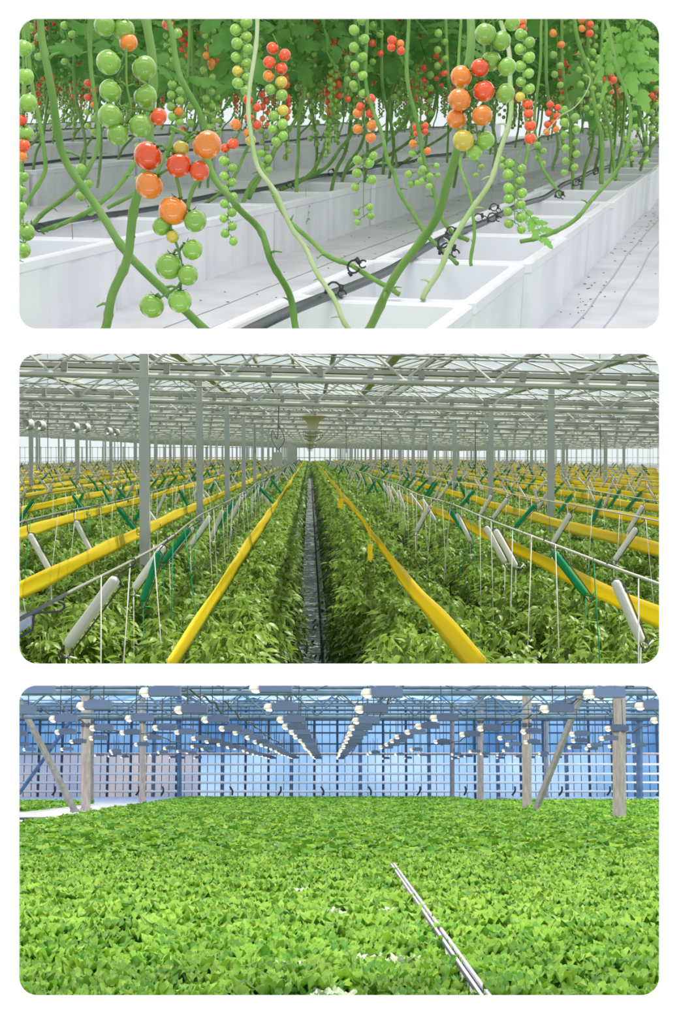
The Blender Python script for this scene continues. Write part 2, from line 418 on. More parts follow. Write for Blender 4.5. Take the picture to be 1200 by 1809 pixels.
def plant(label, pts, px, matl=None, group='tomato plants with bare stems', nodes=True):
    """pts bottom to top (u, v, Y); px: stem width in px at the bottom"""
    root = W(*pts[0]); T = Matrix.Translation(root) @ M1.to_3x3().to_4x4()
    o = bpy.data.objects.new('tomato_plant', None); COL.objects.link(o); o.matrix_world = T; tag(o, label, 'plant', group)
    inv = T.inverted(); P = smooth_pts([inv @ W(*p) for p in pts], 8); ph = rnd.uniform(0, 6)
    for i in range(1, len(P)-1):
        P[i] = P[i] + Vector((math.sin(i*0.45+ph), math.cos(i*0.33+ph), 0))*0.0025
    r0 = px*pts[0][2]/F/2
    mb = MB(); mb.tube(P, [r0*(1-0.15*i/len(P))*(1.18 if i % 9 == 4 else 1.0) for i in range(len(P))], 8)
    if nodes:
        for i in range(6, len(P)-4, 11):
            d = Vector((rnd.uniform(-1,1), rnd.uniform(-.4,.4), rnd.uniform(-.1,.6))).normalized()
            mb.tube([P[i], P[i]+d*r0*2.2, P[i]+d*r0*4.5+Vector((0,0,-r0))], [r0*0.5, r0*0.35, r0*0.15], 5)
    part('stem', mb.mesh('tomato_stem', matl or M_STEM), o)
    return o
def leaf_on(parent, specs, Y, m=None):
    inv = parent.matrix_world.inverted()
    for (u, v, s, yaw, pit) in specs:
        me = LEAFME if m is None else m
        t = part('leaf', me, parent, loc=inv @ W(u, v, Y), s=s*Y/F); t.rotation_euler = (pit*0.6, pit, yaw)
LEAFME = np_mesh('tomato_leaf', CV, CT, M_TLEAF); LEAFP = np_mesh('tomato_leaf_pale', CV, CT, M_TLEAFN)
# foreground plants
p = plant('tomato plant with green and orange fruit at far left, stem leaning right', [(372,590,2.0),(258,485,2.0),(195,400,2.0),(130,310,2.0),(100,220,1.98),(80,95,1.95),(66,20,1.95)], 15)
truss(p, [(185,45,40,'g'),(218,52,42,'g'),(227,75,34,'o'),(192,110,46,'g'),(255,120,46,'g'),(195,160,42,'g'),(257,170,44,'g'),(195,205,46,'g'),(208,238,40,'g'),(247,222,42,'g'),(280,206,32,'r'),(205,20,40,'g')], 1.6, (222,-10), 0.002)
p = plant('tomato plant with the biggest red and orange fruit, nearest the viewer', [(180,590,1.85),(203,520,1.8),(222,450,1.75),(245,350,1.7),(262,250,1.68),(270,150,1.68),(258,20,1.68)], 16)
truss(p, [(262,275,54,'r'),(264,327,52,'o'),(316,292,46,'r'),(366,256,54,'o'),(352,302,38,'r'),(306,372,54,'o'),(345,390,42,'g'),(285,400,34,'g'),(305,418,24,'y'),(340,441,38,'g'),(298,470,50,'g'),(332,486,38,'g'),(268,540,46,'g'),(318,532,44,'g'),(320,262,30,'y')], 1.42, (300,225), 0.0022)
p = plant('tomato plant with orange fruit right of centre, thick stem crossing the hose', [(645,590,2.3),(700,490,2.2),(768,385,2.15),(800,300,2.1),(812,210,2.05),(826,120,2.0),(834,20,2.0)], 15)
truss(p, [(815,135,40,'o'),(848,120,34,'r'),(812,176,42,'o'),(855,161,40,'r'),(807,210,38,'o'),(852,204,38,'o'),(819,248,40,'y'),(857,248,36,'g'),(838,268,30,'g'),(858,60,40,'g'),(886,72,36,'g'),(868,108,38,'g'),(896,118,34,'g'),(893,165,36,'g'),(905,40,30,'g')], 1.75, (862,12), 0.002)
p = plant('tomato plant with a pale leaning stem right of the biggest red fruit', [(528,590,2.2),(508,520,2.2),(480,455,2.15),(452,400,2.15),(415,358,2.1),(378,312,2.1),(358,220,2.1),(322,135,2.1),(298,50,2.1),(292,15,2.1)], 12, M_STEM)
truss(p, auto(585-250,110,120,2,'g') [:0] or auto(306,8,60,22,'ogrg'), 2.6)
p = plant('tomato plant with fruit cut by the left edge of the picture', [(20,600,2.4),(28,420,2.4),(38,300,2.4),(40,150,2.4),(44,15,2.4)], 9)
truss(p, [(42,85,32,'g'),(45,135,32,'g'),(50,182,34,'g'),(38,212,22,'r'),(46,236,30,'g'),(42,257,24,'r'),(39,276,20,'o'),(42,312,20,'g'),(38,336,20,'g'),(37,366,24,'g'),(46,410,34,'g'),(40,442,30,'g')], 2.2, (42,62), 0.0015)
# plants of the nearest row
p = plant('tomato plant with a tall pale twin stem and a green topped red truss', [(622,590,2.9),(600,550,2.9),(572,500,2.95),(545,450,3.0),(518,405,3.0),(486,340,3.0),(455,290,3.0),(440,220,3.0),(447,120,3.0),(455,15,3.0)], 9, M_STEMP)
truss(p, auto(428,28,160,23,'ggggggggyggg'), 3.1); truss(p, auto(447,176,236,20,'rrrro'), 3.2)
truss(p, [(417,220,21,'o'),(412,254,21,'r'),(443,248,20,'y'),(398,262,18,'r')], 3.2)
truss(p, auto(404,285,425,19,'gggggggggggg'), 3.2)
p = plant('tomato plant whose stem bends right over the hose with a black clip', [(706,520,3.1),(680,505,3.1),(628,472,3.15),(590,458,3.15),(560,435,3.2),(508,385,3.2),(472,320,3.25),(448,250,3.3),(436,150,3.3),(436,15,3.3)], 9)
truss(p, [(482,85,23,'r'),(503,97,23,'r'),(476,110,23,'r'),(497,121,23,'r'),(475,134,22,'o'),(497,145,23,'y'),(478,158,20,'g'),(498,168,22,'g'),(500,195,21,'y'),(484,205,20,'g'),(499,219,20,'g'),(482,228,18,'g'),(500,240,19,'g'),(488,250,18,'g')], 3.1, (482,60))
p = plant('tomato plant with a pale stem standing in the second open box', [(747,530,3.1),(768,490,3.1),(795,440,3.1),(822,385,3.1),(846,355,3.1),(872,305,3.1),(893,240,3.1),(904,170,3.1),(899,100,3.1),(880,15,3.1)], 10, M_STEMP)
truss(p, auto(928,60,172,22,'ggggggggy'), 3.1)
truss(p, [(932,184,21,'r'),(934,201,19,'r'),(937,222,22,'r'),(937,245,22,'r')], 3.1, (930,160))
truss(p, auto(910,288,405,21,'gggggggggggg', 0.55), 3.1, (922,258))
p = plant('short thin tomato shoot rising from the middle box', [(833,470,3.55),(836,420,3.55),(838,380,3.55),(826,335,3.55),(813,280,3.6),(809,200,3.6),(815,20,3.6)], 6)
truss(p, auto(752,300,330,15,'gggg'), 3.9)
p = plant('tomato plant left of the centre orange fruit with a long curved stem', [(808,466,3.7),(780,440,3.75),(745,402,3.8),(715,355,3.85),(698,315,3.9),(687,285,3.9),(672,232,3.95),(647,140,4.0),(648,15,4.0)], 8)
truss(p, [(655,175,19,'r'),(632,200,19,'o'),(655,200,19,'r'),(657,221,20,'o'),(632,228,19,'o'),(655,243,20,'o'),(637,188,16,'r')], 4.0, (650,155))
truss(p, auto(634,20,165,20,'gggggggggg'), 4.0)
truss(p, [(632,283,18,'g'),(652,288,20,'g'),(660,275,16,'g'),(631,306,19,'g'),(657,318,19,'g'),(628,331,17,'g'),(630,375,15,'g'),(653,366,15,'g'),(655,382,15,'g'),(632,393,13,'g')], 4.0, (640,262))
p = plant('tomato plant with small red truss left of the big orange fruit', [(828,425,4.3),(797,408,4.3),(770,355,4.35),(753,290,4.4),(737,220,4.4),(720,130,4.4),(722,15,4.4)], 8)
truss(p, [(735,224,14,'r'),(751,222,14,'r'),(737,236,14,'r'),(751,232,13,'r'),(730,254,16,'o'),(755,267,15,'o'),(729,271,15,'g'),(744,283,14,'g')], 4.6, (742,205))
truss(p, [(722,308,15,'g'),(744,306,15,'g'),(726,325,14,'g'),(738,323,14,'g'),(771,293,12,'g'),(773,310,12,'g')], 4.4, (734,285))
truss(p, auto(700,70,90,18,'rorr'), 4.8)
p = plant('tomato plant lying low to the right edge of the open boxes', [(920,427,4.1),(960,418,4.1),(995,402,4.15),(1030,375,4.2),(1052,345,4.3),(1085,310,4.4),(1105,270,4.4),(1115,220,4.4),(1105,160,4.4),(1085,100,4.4),(1068,15,4.4)], 8)
truss(p, auto(1008,195,305,16,'ggggggggggg', 0.6), 4.6)
p = plant('tomato plant clipped to the hose behind the green truss', [(990,345,5.4),(965,306,5.5),(950,270,5.6),(946,200,5.6),(955,100,5.6),(958,15,5.6)], 6)
truss(p, [(972,185,14,'r'),(985,190,14,'r'),(970,200,14,'r'),(984,205,14,'r'),(968,220,14,'r'),(978,215,13,'r'),(966,233,13,'o'),(982,228,13,'o')], 5.2, (976,170))
p = plant('tall tomato plant with one thick stem at the right', [(1063,325,6.2),(1064,270,6.2),(1056,210,6.2),(1040,130,6.2),(1022,70,6.2),(1010,15,6.2)], 9)
truss(p, auto(1052,90,200,13,'ggggggggggg'), 6.2); truss(p, auto(1035,34,60,16,'oror'), 6.0)
p = plant('tomato plant with broad pale leaves in the top right corner', [(1085,310,6.6),(1080,240,6.6),(1062,150,6.6),(1068,15,6.6)], 6)
leaf_on(p, [(1070,40,120,-0.4,0.9),(1095,50,120,-1.2,0.9),(1075,70,110,-2.0,1.0),(1112,85,110,-0.9,1.0),(1100,25,130,-0.1,0.7),(1140,30,110,-2.6,0.9)], 5.2, LEAFP)
truss(p, auto(1132,60,285,13,'gggggggggggggggggggg', 0.7), 5.4); truss(p, auto(1090,140,160,12,'rr'), 6)
p = plant('tomato plant reaching in from the right edge above the boxes', [(1130,290,7.2),(1165,240,7.2),(1190,180,7.2),(1200,100,7.2)], 6)
truss(p, auto(1155,140,240,12,'rgrggggg'), 7.0)
p = plant('tomato plant with a dry pale tendril curving beside it', [(900,352,5.0),(920,310,5.1),(936,250,5.2),(925,180,5.2),(930,15,5.2)], 6)
tp = [W(u,v,3.3) for u,v in ((948,245),(965,232),(990,205),(1015,190),(1035,165),(1043,140),(1030,132))]
t_inv = p.matrix_world.inverted(); mb = MB(); mb.tube(smooth_pts([t_inv @ q for q in tp], 5), 0.0013, 5); part('tendril', mb.mesh('tendril', M_STEMP), p, 'dry pale tendril')
leaf_on(p, [(918,360,75,0.2,0.8),(935,380,70,-0.6,0.6)], 3.9, LEAFP)
truss(p, auto(915,32,50,20,'roor'), 5.0); truss(p, auto(893,280,300,14,'gggg'), 5.0)
# plants of the second row, curved stems
row2 = [([(35,412,4.75),(60,395,4.8),(85,370,4.8),(135,330,4.8),(160,290,4.8),(175,235,4.8),(160,120,4.8),(165,15,4.8)], 9),
        ([(72,408,4.7),(120,392,4.7),(160,370,4.7),(205,335,4.8),(235,290,4.9),(262,240,5.0),(270,120,5.0),(262,15,5.0)], 9),
        ([(30,392,4.5),(48,360,4.5),(75,310,4.5),(80,270,4.5),(66,200,4.5),(52,110,4.5),(48,15,4.5)], 8),
        ([(190,368,5.5),(232,345,5.5),(270,318,5.6),(300,250,5.7),(330,150,5.7),(335,15,5.7)], 7),
        ([(495,335,7.0),(540,315,7.1),(562,285,7.2),(583,225,7.3),(586,120,7.3),(580,15,7.3)], 7),
        ([(520,325,7.2),(570,300,7.3),(600,265,7.4),(622,232,7.4),(640,160,7.5),(632,15,7.5)], 7),
        ([(440,350,6.5),(470,290,6.6),(508,235,6.7),(535,180,6.8),(543,110,6.8),(540,15,6.8)], 8),
        ([(600,312,8.2),(650,270,8.2),(700,235,8.3),(728,180,8.3),(735,15,8.3)], 6),
        ([(640,300,8.8),(690,272,8.8),(740,235,8.9),(770,180,9),(775,15,9)], 6),
        ([(350,370,6.0),(400,330,6.0),(430,280,6.1),(450,200,6.2),(447,15,6.2)], 6),
        ([(700,296,9.5),(750,262,9.5),(800,225,9.6),(820,160,9.6),(822,15,9.6)], 5)]
tr2 = [(160,148,235,14,'rrrogggg',6.4), (250,260,330,14,'gggogg',5.6), (62,48,100,18,'gggg',5.2), (310,150,215,18,'gggggogg',5.6), (592,140,205,14,'rrorgggg',7.0),
       (603,100,150,16,'rgrg',7), (560,60,120,15,'rgggrg',7), (690,95,170,14,'rrgggg',7.6), (755,120,200,14,'rgrggggg',7.6), (468,270,300,16,'gggg',5.6), (775,98,150,11,'rrrrrr',8)]
for i, (pts, px) in enumerate(row2):
    p = plant(f"tomato plant with curved bare stem in second box row, {ordn(i+1)} from the left", sorted([0]) and pts, px, group='curved tomato plants of the second row')
    a = tr2[i]; truss(p, auto(*a[:5]), a[5])
extra = [(150,300,372,20,'gggg',5.0),(330,175,245,17,'ggggrg',5.8),(845,280,310,13,'ggg',5.5),(780,60,130,15,'gggggr',6.6),(620,105,175,14,'ggggr',6.4),(1030,95,190,14,'gggggggg',6.4),(985,60,150,15,'oogggg',6.2),(955,255,290,13,'gggg',5.6),(1110,245,290,12,'ggggg',6.8),(665,45,110,15,'ggrrg',6.8),(530,120,190,13,'gggrg',7.0),(345,40,110,17,'goggg',6.0),(120,45,110,15,'ggggg',6.4),(1160,60,130,13,'gggg',7.0)]
for i, e in enumerate(extra):
    p = plant(f"thin stemmed tomato plant behind the bigger ones, {ordn(i+1)} of those with a single truss", [(e[0]+22,330 if e[0] < 900 else 300,e[5]+1.2),(e[0]+30,250,e[5]+0.6),(e[0]+12,150,e[5]+0.1),(e[0]+8,15,e[5])], 5.5, group='thin stemmed tomato plants')
    truss(p, auto(*e[:5]), e[5])
# background plants: prototypes and copies
def bg_truss_mesh(seed):
    r = random.Random(seed); mb = MB(); ico = []
    n = r.randint(12, 18); ripe = r.choice((0, 0, 3, 5, 7, 9)); L = 0.30
    mb.tube([(0,0,0),(0.01,0,-L*0.5),(0,0,-L)], 0.002, 4, 0)
    for i in range(n):
        z = -0.01-L*i/n; s = 0.0145*(1-0.25*i/n)*r.uniform(0.9, 1.15); x = (1 if i % 2 else -1)*s*r.uniform(0.7, 1.3); y = r.uniform(-1, 1)*s
        c = 3 if i >= ripe else (1 if i < ripe-2 else 2)
        prof = [(max(math.sin(math.pi*j/6)*s, 1e-5), -math.cos(math.pi*j/6)*s) for j in range(7)]
        mb.lathe(prof, 8, c, (x, y, z))
    return mb.mesh('fruit_truss_far', [M_STEM, M_TOM['r'], M_TOM['o'], M_TOM['g']])
BGT = [bg_truss_mesh(s) for s in range(8)]
protos = []
for k in range(6):
    o = thing('tomato_plant', 'x', 'plant', M1, (0,0,0))
    mb = MB(); sg = 1 if k % 2 else -1
    mb.tube(smooth_pts([(0,0,HB-0.1),(0.02*sg,0.12,HB+0.05),(0.05*sg,0.32,HB+0.16),(0.06*sg,0.46,0.62),(0.03,0.50,0.95),(0.05,0.50,2.1)], 5), 0.0085, 6)
    part('stem', mb.mesh('far_stem', M_STEM), o)
    part('foliage', foliage_mesh(74, 0.74, 2.3, 0.60, 0.34, 50+k), o, kind='stuff').location = (0.03, 0.48, 0)
    rr = random.Random(k+3)
    for j in range(5):
        part('fruit_truss', rr.choice(BGT), o, loc=(rr.uniform(-.12,.12), 0.48+rr.uniform(-.2,.2), rr.uniform(0.66, 1.15)), rot=(0,0,rr.uniform(0,6)), s=rr.uniform(0.9,1.25))
    protos.append(o)
cnt = 0; used1 = set()
for x, r in ROWS:
    k = 0; y = {0: 7.0, 1: 5.3}.get(r, 3.0)
    while y < 24.8:
        u, v, Y = proj1((x, y+0.5, 0.9)); y += {0:0.62,1:0.60}.get(r, 0.52)
        if not (-30 < u < 1230): continue
        if r == 0 and Y < 7: continue
        k += 1; i = rnd.randrange(6)
        if i not in used1: o = protos[i]; used1.add(i)
        else: o = copy_tree(protos[i])
        place(o, M1, (x+rnd.uniform(-.07,.07), y-0.6, 0), rnd.uniform(-.25,.25), rnd.uniform(0.94, 1.1))
        tag(o, f"leafy fruiting tomato plant, {ordn(k)} from the left in the {RN[r]} row of boxes", 'plant', 'leafy tomato plants in the rows')
for i in range(6):
    if i not in used1:
        for c in list(protos[i].children): bpy.data.objects.remove(c)
        bpy.data.objects.remove(protos[i])
# extra foliage hanging over the second row near the top (their leaves crowd the top of the picture)
# ---- clips on the hose
def clip_mesh():
    mb = MB(); ring = [(0.013*math.cos(a), 0.0, 0.013*math.sin(a)) for a in [i*2*math.pi/14 for i in range(13)]]
    mb.tube(ring, 0.0022, 5); ring2 = [(0.008*math.cos(a)+0.018, 0.004, 0.008*math.sin(a)-0.006) for a in [i*2*math.pi/10 for i in range(9)]]
    mb.tube(ring2, 0.0018, 5); mb.box((0.014,0,0.004),(0.008,0.006,0.014)); mb.box((-0.014,0,-0.008),(0.006,0.005,0.010))
    return mb.mesh('stem_clip', M_CLIP)
CLIP = clip_mesh()
for (u, v, Y, s, lb) in ((590,510,3.0,1,'at the bottom left of the nearest row'),(625,471,3.12,1,'on the stem reaching over the first open box'),(790,440,3.5,1.1,'holding the thick pale stem'),(783,428,3.6,1,'just behind the one on the pale stem'),
      (797,408,4.2,.9,'behind the middle open box'),(870,384,4.1,.9,'beside the green truss'),(873,366,4.4,.8,'under the green truss'),(988,343,5.3,1,'on the far stem right of the green truss'),(1018,322,6,1,'near the right edge of the fifth box'),
      (1053,302,6.6,1,'on the hose toward the right edge'),(845,385,4.3,.9,'left of the green truss'),(70,402,4.7,1,'at the left end of the second row'),(512,326,6.9,1,'on the second row hose left of centre'),(585,304,7.9,1.1,'on the second row hose near the centre')):
    o = bpy.data.objects.new('stem_clip', CLIP); COL.objects.link(o)
    o.matrix_world = Matrix.Translation(W(u, v, Y)) @ Matrix.Rotation(rnd.uniform(-.5,.5), 4, 'Z') @ Matrix.Rotation(rnd.uniform(-.6,.6), 4, 'Y') @ Matrix.Scale(s*1.05, 4)
    tag(o, f"black plastic stem clip {lb}", 'clip', 'black stem clips')
# dried leaves hanging at the boxes
def dried(label, u, v, Y, L, m, w=0.012, seed=1):
    r = random.Random(seed); mb = MB(); mb.tube([(0,0,0),(0.004,0,-L*0.4),(0,0,-L)], 0.0012, 4)
    for i in range(9):
        z = -L*(0.35+0.65*i/9); a = r.uniform(0,6); d = Vector((math.cos(a), math.sin(a), -0.5))*w; n = Vector((-math.sin(a), math.cos(a), 0.4))*w*0.5
        b = Vector((0,0,z)); mb.quad(b, b+d*0.6+n, b+d*1.2, b+d*0.5-n)
    o = bpy.data.objects.new('dried_leaf', mb.mesh('dried_leaf', m)); COL.objects.link(o); o.matrix_world = Matrix.Translation(W(u,v,Y))
    tag(o, label, 'leaf')
dried('brown dried leaf hanging down the face of the leftmost white box', 127, 395, 4.45, 0.19, M_DRY)
dried('yellow green wilted shoot hanging on a second row box', 540, 330, 6.35, 0.17, M_TLEAFN, 0.024, 4)
# ================================================================ PANEL TWO: long glasshouse with young crop
rnd = random.Random(11); nr = np.random.default_rng(11)
S2 = M2 @ Matrix.Scale(H2, 4)       # local unit = eye height above the yellow tapes; eye at (0,0,1)
ROLL = Matrix.Rotation(math.radians(1.25), 4, 'Y')
BAY = 8.55; PZ = -1.9
M_STEEL = mat('painted_steel', (0.60, 0.61, 0.57), 0.5, 0.4, metal=0.0, noise=2.0, col2=(0.70, 0.70, 0.65))
M_STEELD = mat('dull_steel', (0.36, 0.36, 0.335), 0.55, 0.4, noise=2.0, col2=(0.46, 0.46, 0.43))
M_POST = mat('post_grey', (0.50, 0.53, 0.52), 0.55, 0.3, noise=1.0, col2=(0.58, 0.61, 0.60))
M_GLASS = mat('roof_glass', (0.62, 0.72, 0.75), 0.15, 0.5, alpha=0.22)
M_YEL = mat('yellow_tape', (0.92, 0.74, 0.015), 0.32, 0.5, noise=1.3, col2=(0.96, 0.82, 0.05), trans=0.5, stretch=(1, 0.15, 6))
M_WIRE = mat('wire_grey', (0.22, 0.22, 0.20), 0.5, 0.5)
M_WIREL = mat('wire_light', (0.55, 0.55, 0.50), 0.45, 0.5)
M_HOOK = mat('hook_dark', (0.10, 0.09, 0.08), 0.45, 0.5)
M_SPW = mat('twine_white', (0.76, 0.75, 0.70), 0.8, 0.2, noise=60, col2=(0.90, 0.89, 0.85), bump=0.3, stretch=(1,1,0.05), rand=0.06)
M_SPG = mat('twine_green', (0.01, 0.24, 0.10), 0.75, 0.2, noise=60, col2=(0.02, 0.36, 0.16), bump=0.3, stretch=(1,1,0.05), rand=0.1)
M_PL1 = mat('crop_leaf', (0.048, 0.108, 0.018), 0.45, 0.35, trans=0.35, rand=0.2, noise=2.5, col2=(0.13, 0.225, 0.03))
M_PL2 = mat('crop_leaf_young', (0.22, 0.35, 0.05), 0.42, 0.35, trans=0.4, rand=0.15)
M_SOIL = mat('soil_cover', (0.045, 0.05, 0.035), 0.95, 0.05, noise=3, col2=(0.07,0.08,0.05))
M_SLAB = mat('path_slab', (0.34, 0.36, 0.37), 0.95, 0.05, noise=2.5, col2=(0.42, 0.44, 0.45), detail=8)
M_SLABD = mat('path_joint', (0.05, 0.055, 0.055), 0.9, 0.1)
M_CREAM = mat('cream_plastic', (0.60, 0.56, 0.36), 0.45, 0.4)
M_WHP = mat('white_plastic', (0.66, 0.67, 0.66), 0.4, 0.4)
# ---- ground and path
mb = MB(); mb.box((0, 130, PZ-0.05), (90, 252, 0.1)); single('ground', mb.mesh('ground', M_SOIL, False), S2, (0,0,0), kind='structure')
mb = MB(); mb.box((0.05, 120, PZ+0.012), (0.50, 236, 0.02), 1)
y = 8.0
for i in range(170):
    L = 0.92; mb.box((0.0, y+L/2, PZ+0.028), (0.32, L-0.07, 0.03), 0); mb.box((0.245, y+L/2, PZ+0.026), (0.09, L-0.03, 0.03), 0); y += L
mb.tube([(0.185, 8, PZ+0.06), (0.185, 160, PZ+0.06)], 0.012, 6, 1)
single('path', mb.mesh('path', [M_SLAB, M_SLABD], False), S2, (0,0,0), kind='structure')
# ---- crop plants
def crop_leaf():
    xs = [0, 0.18, 0.45, 0.75, 1.0]; ws = [0.02, 0.17, 0.24, 0.15, 0.0]; V = []; T = []
    for x, q in zip(xs, ws): V += [(x, 0, -0.35*x*x), (x, q, -0.35*x*x+0.12*q/0.24*0.4), (x, -q, -0.35*x*x+0.12*q/0.24*0.4)]
    for i in range(4):
        a = 3*i; b = a+3; T += [(a,b,b+1),(a,b+1,a+1),(a,a+2,b+2),(a,b+2,b)]
    return np.array(V), np.array(T)
KV, KT = crop_leaf()
KV2 = np.array([(0,0,0),(0.5,0.23,-0.02),(0.5,-0.23,-0.02),(1,0,-0.34)], float); KT2 = np.array([(0,2,1),(1,2,3)])
def plant_pts(r, n, zlo, zhi=0.0):
    """leaf anchor points on several upright shoots"""
    k = 7; sx = r.normal(0, 0.095, k); sy = r.normal(0, 0.15, k); st = zhi - np.abs(r.normal(0, 0.10, k))
    j = r.integers(0, k, n); f = r.uniform(0, 1, n)**1.35
    z = st[j] - f*(st[j]-zlo); rad = 0.04+0.11*np.sqrt(f)
    a = r.uniform(0, 6.283, n)
    P = np.stack([sx[j]*(1+0.4*f)+rad*np.cos(a), sy[j]*(1+0.4*f)+rad*np.sin(a), z], -1)
    return P, a, f
def crop_mesh(n, size, seed, zlo=-1.55):
    r = np.random.default_rng(seed); P, a, f = plant_pts(r, n, zlo)
    R = rotz(a+r.normal(0,0.5,n)) @ roty(r.uniform(-0.25, 0.95, n)) @ rotx(r.uniform(-0.5, 0.5, n))
    V, T = scatter(KV, KT, R, size*r.uniform(0.6, 1.25, n), P)
    return np_mesh('crop_foliage', V, T, [M_PL1, M_PL2], np.repeat((f < 0.10+0.12*r.uniform(0,1,n)).astype(int), len(KT)))
def crop_stem():
    mb = MB()
    for dx, dy in ((-.1,.05),(.08,-.08),(.03,.12)): mb.tube([(0,0,-1.65),(dx*.5,dy*.5,-1.1),(dx,dy,-0.45),(dx*1.1,dy*1.1,-0.06)], [0.012,0.01,0.008,0.004], 5)
    return mb.mesh('crop_stem', M_PL2)
CROPME = [crop_mesh(950, 0.085, 100+i) for i in range(6)]; CSTEM = crop_stem()
rows2 = []
for k in range(20):
    for dx in (-0.31, 0.31):
        rows2.append((0.78+1.40*k+dx+(0.16 if k == 0 and dx < 0 else 0), 'right', 2*k+(1 if dx < 0 else 2))); rows2.append((-0.66-1.42*k+dx-(0.19 if k == 0 and dx > 0 else 0), 'left', 2*k+(2 if dx < 0 else 1)))
cand = []
for (x, sd, rn) in rows2:
    y = 6.6+rnd.uniform(0,.3)
    i = 0
    while y < 235:
        if abs(x) < 0.232*y+0.45:
            i += 1; cand.append((y, x, sd, rn, i))
        y += 0.40*(1 if y < 60 else (1.6 if y < 120 else 2.6))*rnd.uniform(0.9, 1.1)
cand.sort(); far = cand[300:]
def crop_label(sd, rn, i): return f"leafy young crop plant, {ordn(i)} from the front in the {ordn(rn)} row {sd} of path"
for n_, (y, x, sd, rn, i) in enumerate(cand[:300]):
    o = thing('crop_plant', crop_label(sd, rn, i), 'plant', S2, (x+rnd.gauss(0,.04), y, -0.22+rnd.gauss(0,.05)), rnd.uniform(0, 6.28), rnd.uniform(0.92, 1.08), 'leafy young crop plants')
    part('foliage', CROPME[rnd.randrange(6)], o, kind='stuff'); part('stem', CSTEM, o)
def crop_far(lst, nleaf, size, name, zlo):
    r = np.random.default_rng(5); Vs = []; Ts = []; ms = []
    for (y, x, *_ ) in lst:
        P, a, f = plant_pts(r, nleaf, zlo, 0.0); P += np.array([x, y, -0.22+r.normal(0, .06)])
        R = rotz(a) @ roty(r.uniform(-0.2, 0.8, nleaf)) @ rotx(r.uniform(-0.4, 0.4, nleaf))
        V, T = scatter(KV2, KT2, R, size*r.uniform(0.7, 1.2, nleaf), P); Vs.append(V); Ts.append(T); ms.append(np.repeat((f < 0.13).astype(int), 2))
    o = 0
    for i in range(len(Ts)): Ts[i] = Ts[i]+o; o += len(Vs[i])
    return np_mesh(name, np.concatenate(Vs), np.concatenate(Ts), [M_PL1, M_PL2], np.concatenate(ms))
fa = [c for c in far if c[0] < 45]; fb = [c for c in far if 45 <= c[0] < 110]; fc = [c for c in far if c[0] >= 110]
V_all = []
crop_objs = [crop_far(fa, 260, 0.115, 'crop_a', -1.2), crop_far(fb, 70, 0.18, 'crop_b', -0.7), crop_far(fc, 22, 0.34, 'crop_c', -0.5)]
def merge_meshes(name, ms):
    Vs = []; Ts = []; Ms = []; o = 0
    for me in ms:
        V = np.empty(len(me.vertices)*3, np.float32); me.vertices.foreach_get('co', V); T = np.empty(len(me.loops), np.int32); me.loops.foreach_get('vertex_index', T)
        M = np.empty(len(me.polygons), np.int32); me.polygons.foreach_get('material_index', M)
        Vs.append(V.reshape(-1,3)); Ts.append(T.reshape(-1,3)+o); Ms.append(M); o += len(me.vertices)
    mats = list(ms[0].materials); r_ = np_mesh(name, np.concatenate(Vs), np.concatenate(Ts), mats, np.concatenate(Ms))
    for me in ms: bpy.data.meshes.remove(me)
    return r_
single('crop_plants', merge_meshes('crop_plants', crop_objs), S2, (0,0,0), 'distant rows of leafy young crop plants under the wires, reaching to the far wall', 'plants', kind='stuff')
# ---- yellow tapes
def tape_mesh(y0, seed, x):
    r = random.Random(seed); mb = MB(); ys = []; y = y0
    while y < 232: ys.append(y); y += 0.35 if y < 30 else (1.0 if y < 80 else 4.0)
    ph = r.uniform(0, 6); prev = None; th = 0.004
    base = 0; n = 0
    for y in ys:
        sag = 0.012*math.sin(y*0.30+ph)+0.006*math.sin(y*0.8+ph*2); sw = 0.012*math.sin(y*0.27+ph); tw = 0.22*math.sin(y*0.19+ph)
        hw = 0.072+0.006*math.sin(y*1.7)
        for k in range(5):
            q = (k-2)/2; bul = 0.012*(1-q*q)*math.sin(y*0.9+ph+q)
            mb.v.append((sw+hw*q*math.sin(tw)+bul, y, sag+hw*q*math.cos(tw)))
        if n:
            for k in range(4):
                a = 5*(n-1)+k; mb.f.append((a, a+1, a+6, a+5)); mb.m.append(0)
        n += 1
    return mb.mesh('yellow_tape', M_YEL)
for k in range(16):
    for sd in (1, -1):
        x = 0.774+1.385*k if sd > 0 else -(0.66+1.47*k)
        y0 = max(6.6, (abs(x)-0.4)/0.232)
        o = single('yellow_tape', tape_mesh(y0, k*2+sd, x), S2, (x, 0, 0.0), f"yellow insect tape stretched above the crop, {ordn(k+1)} to the {'right' if sd > 0 else 'left'} of the path", 'tape', 'yellow insect tapes')
        sol = o.modifiers.new('t', 'SOLIDIFY'); sol.thickness = 0.003
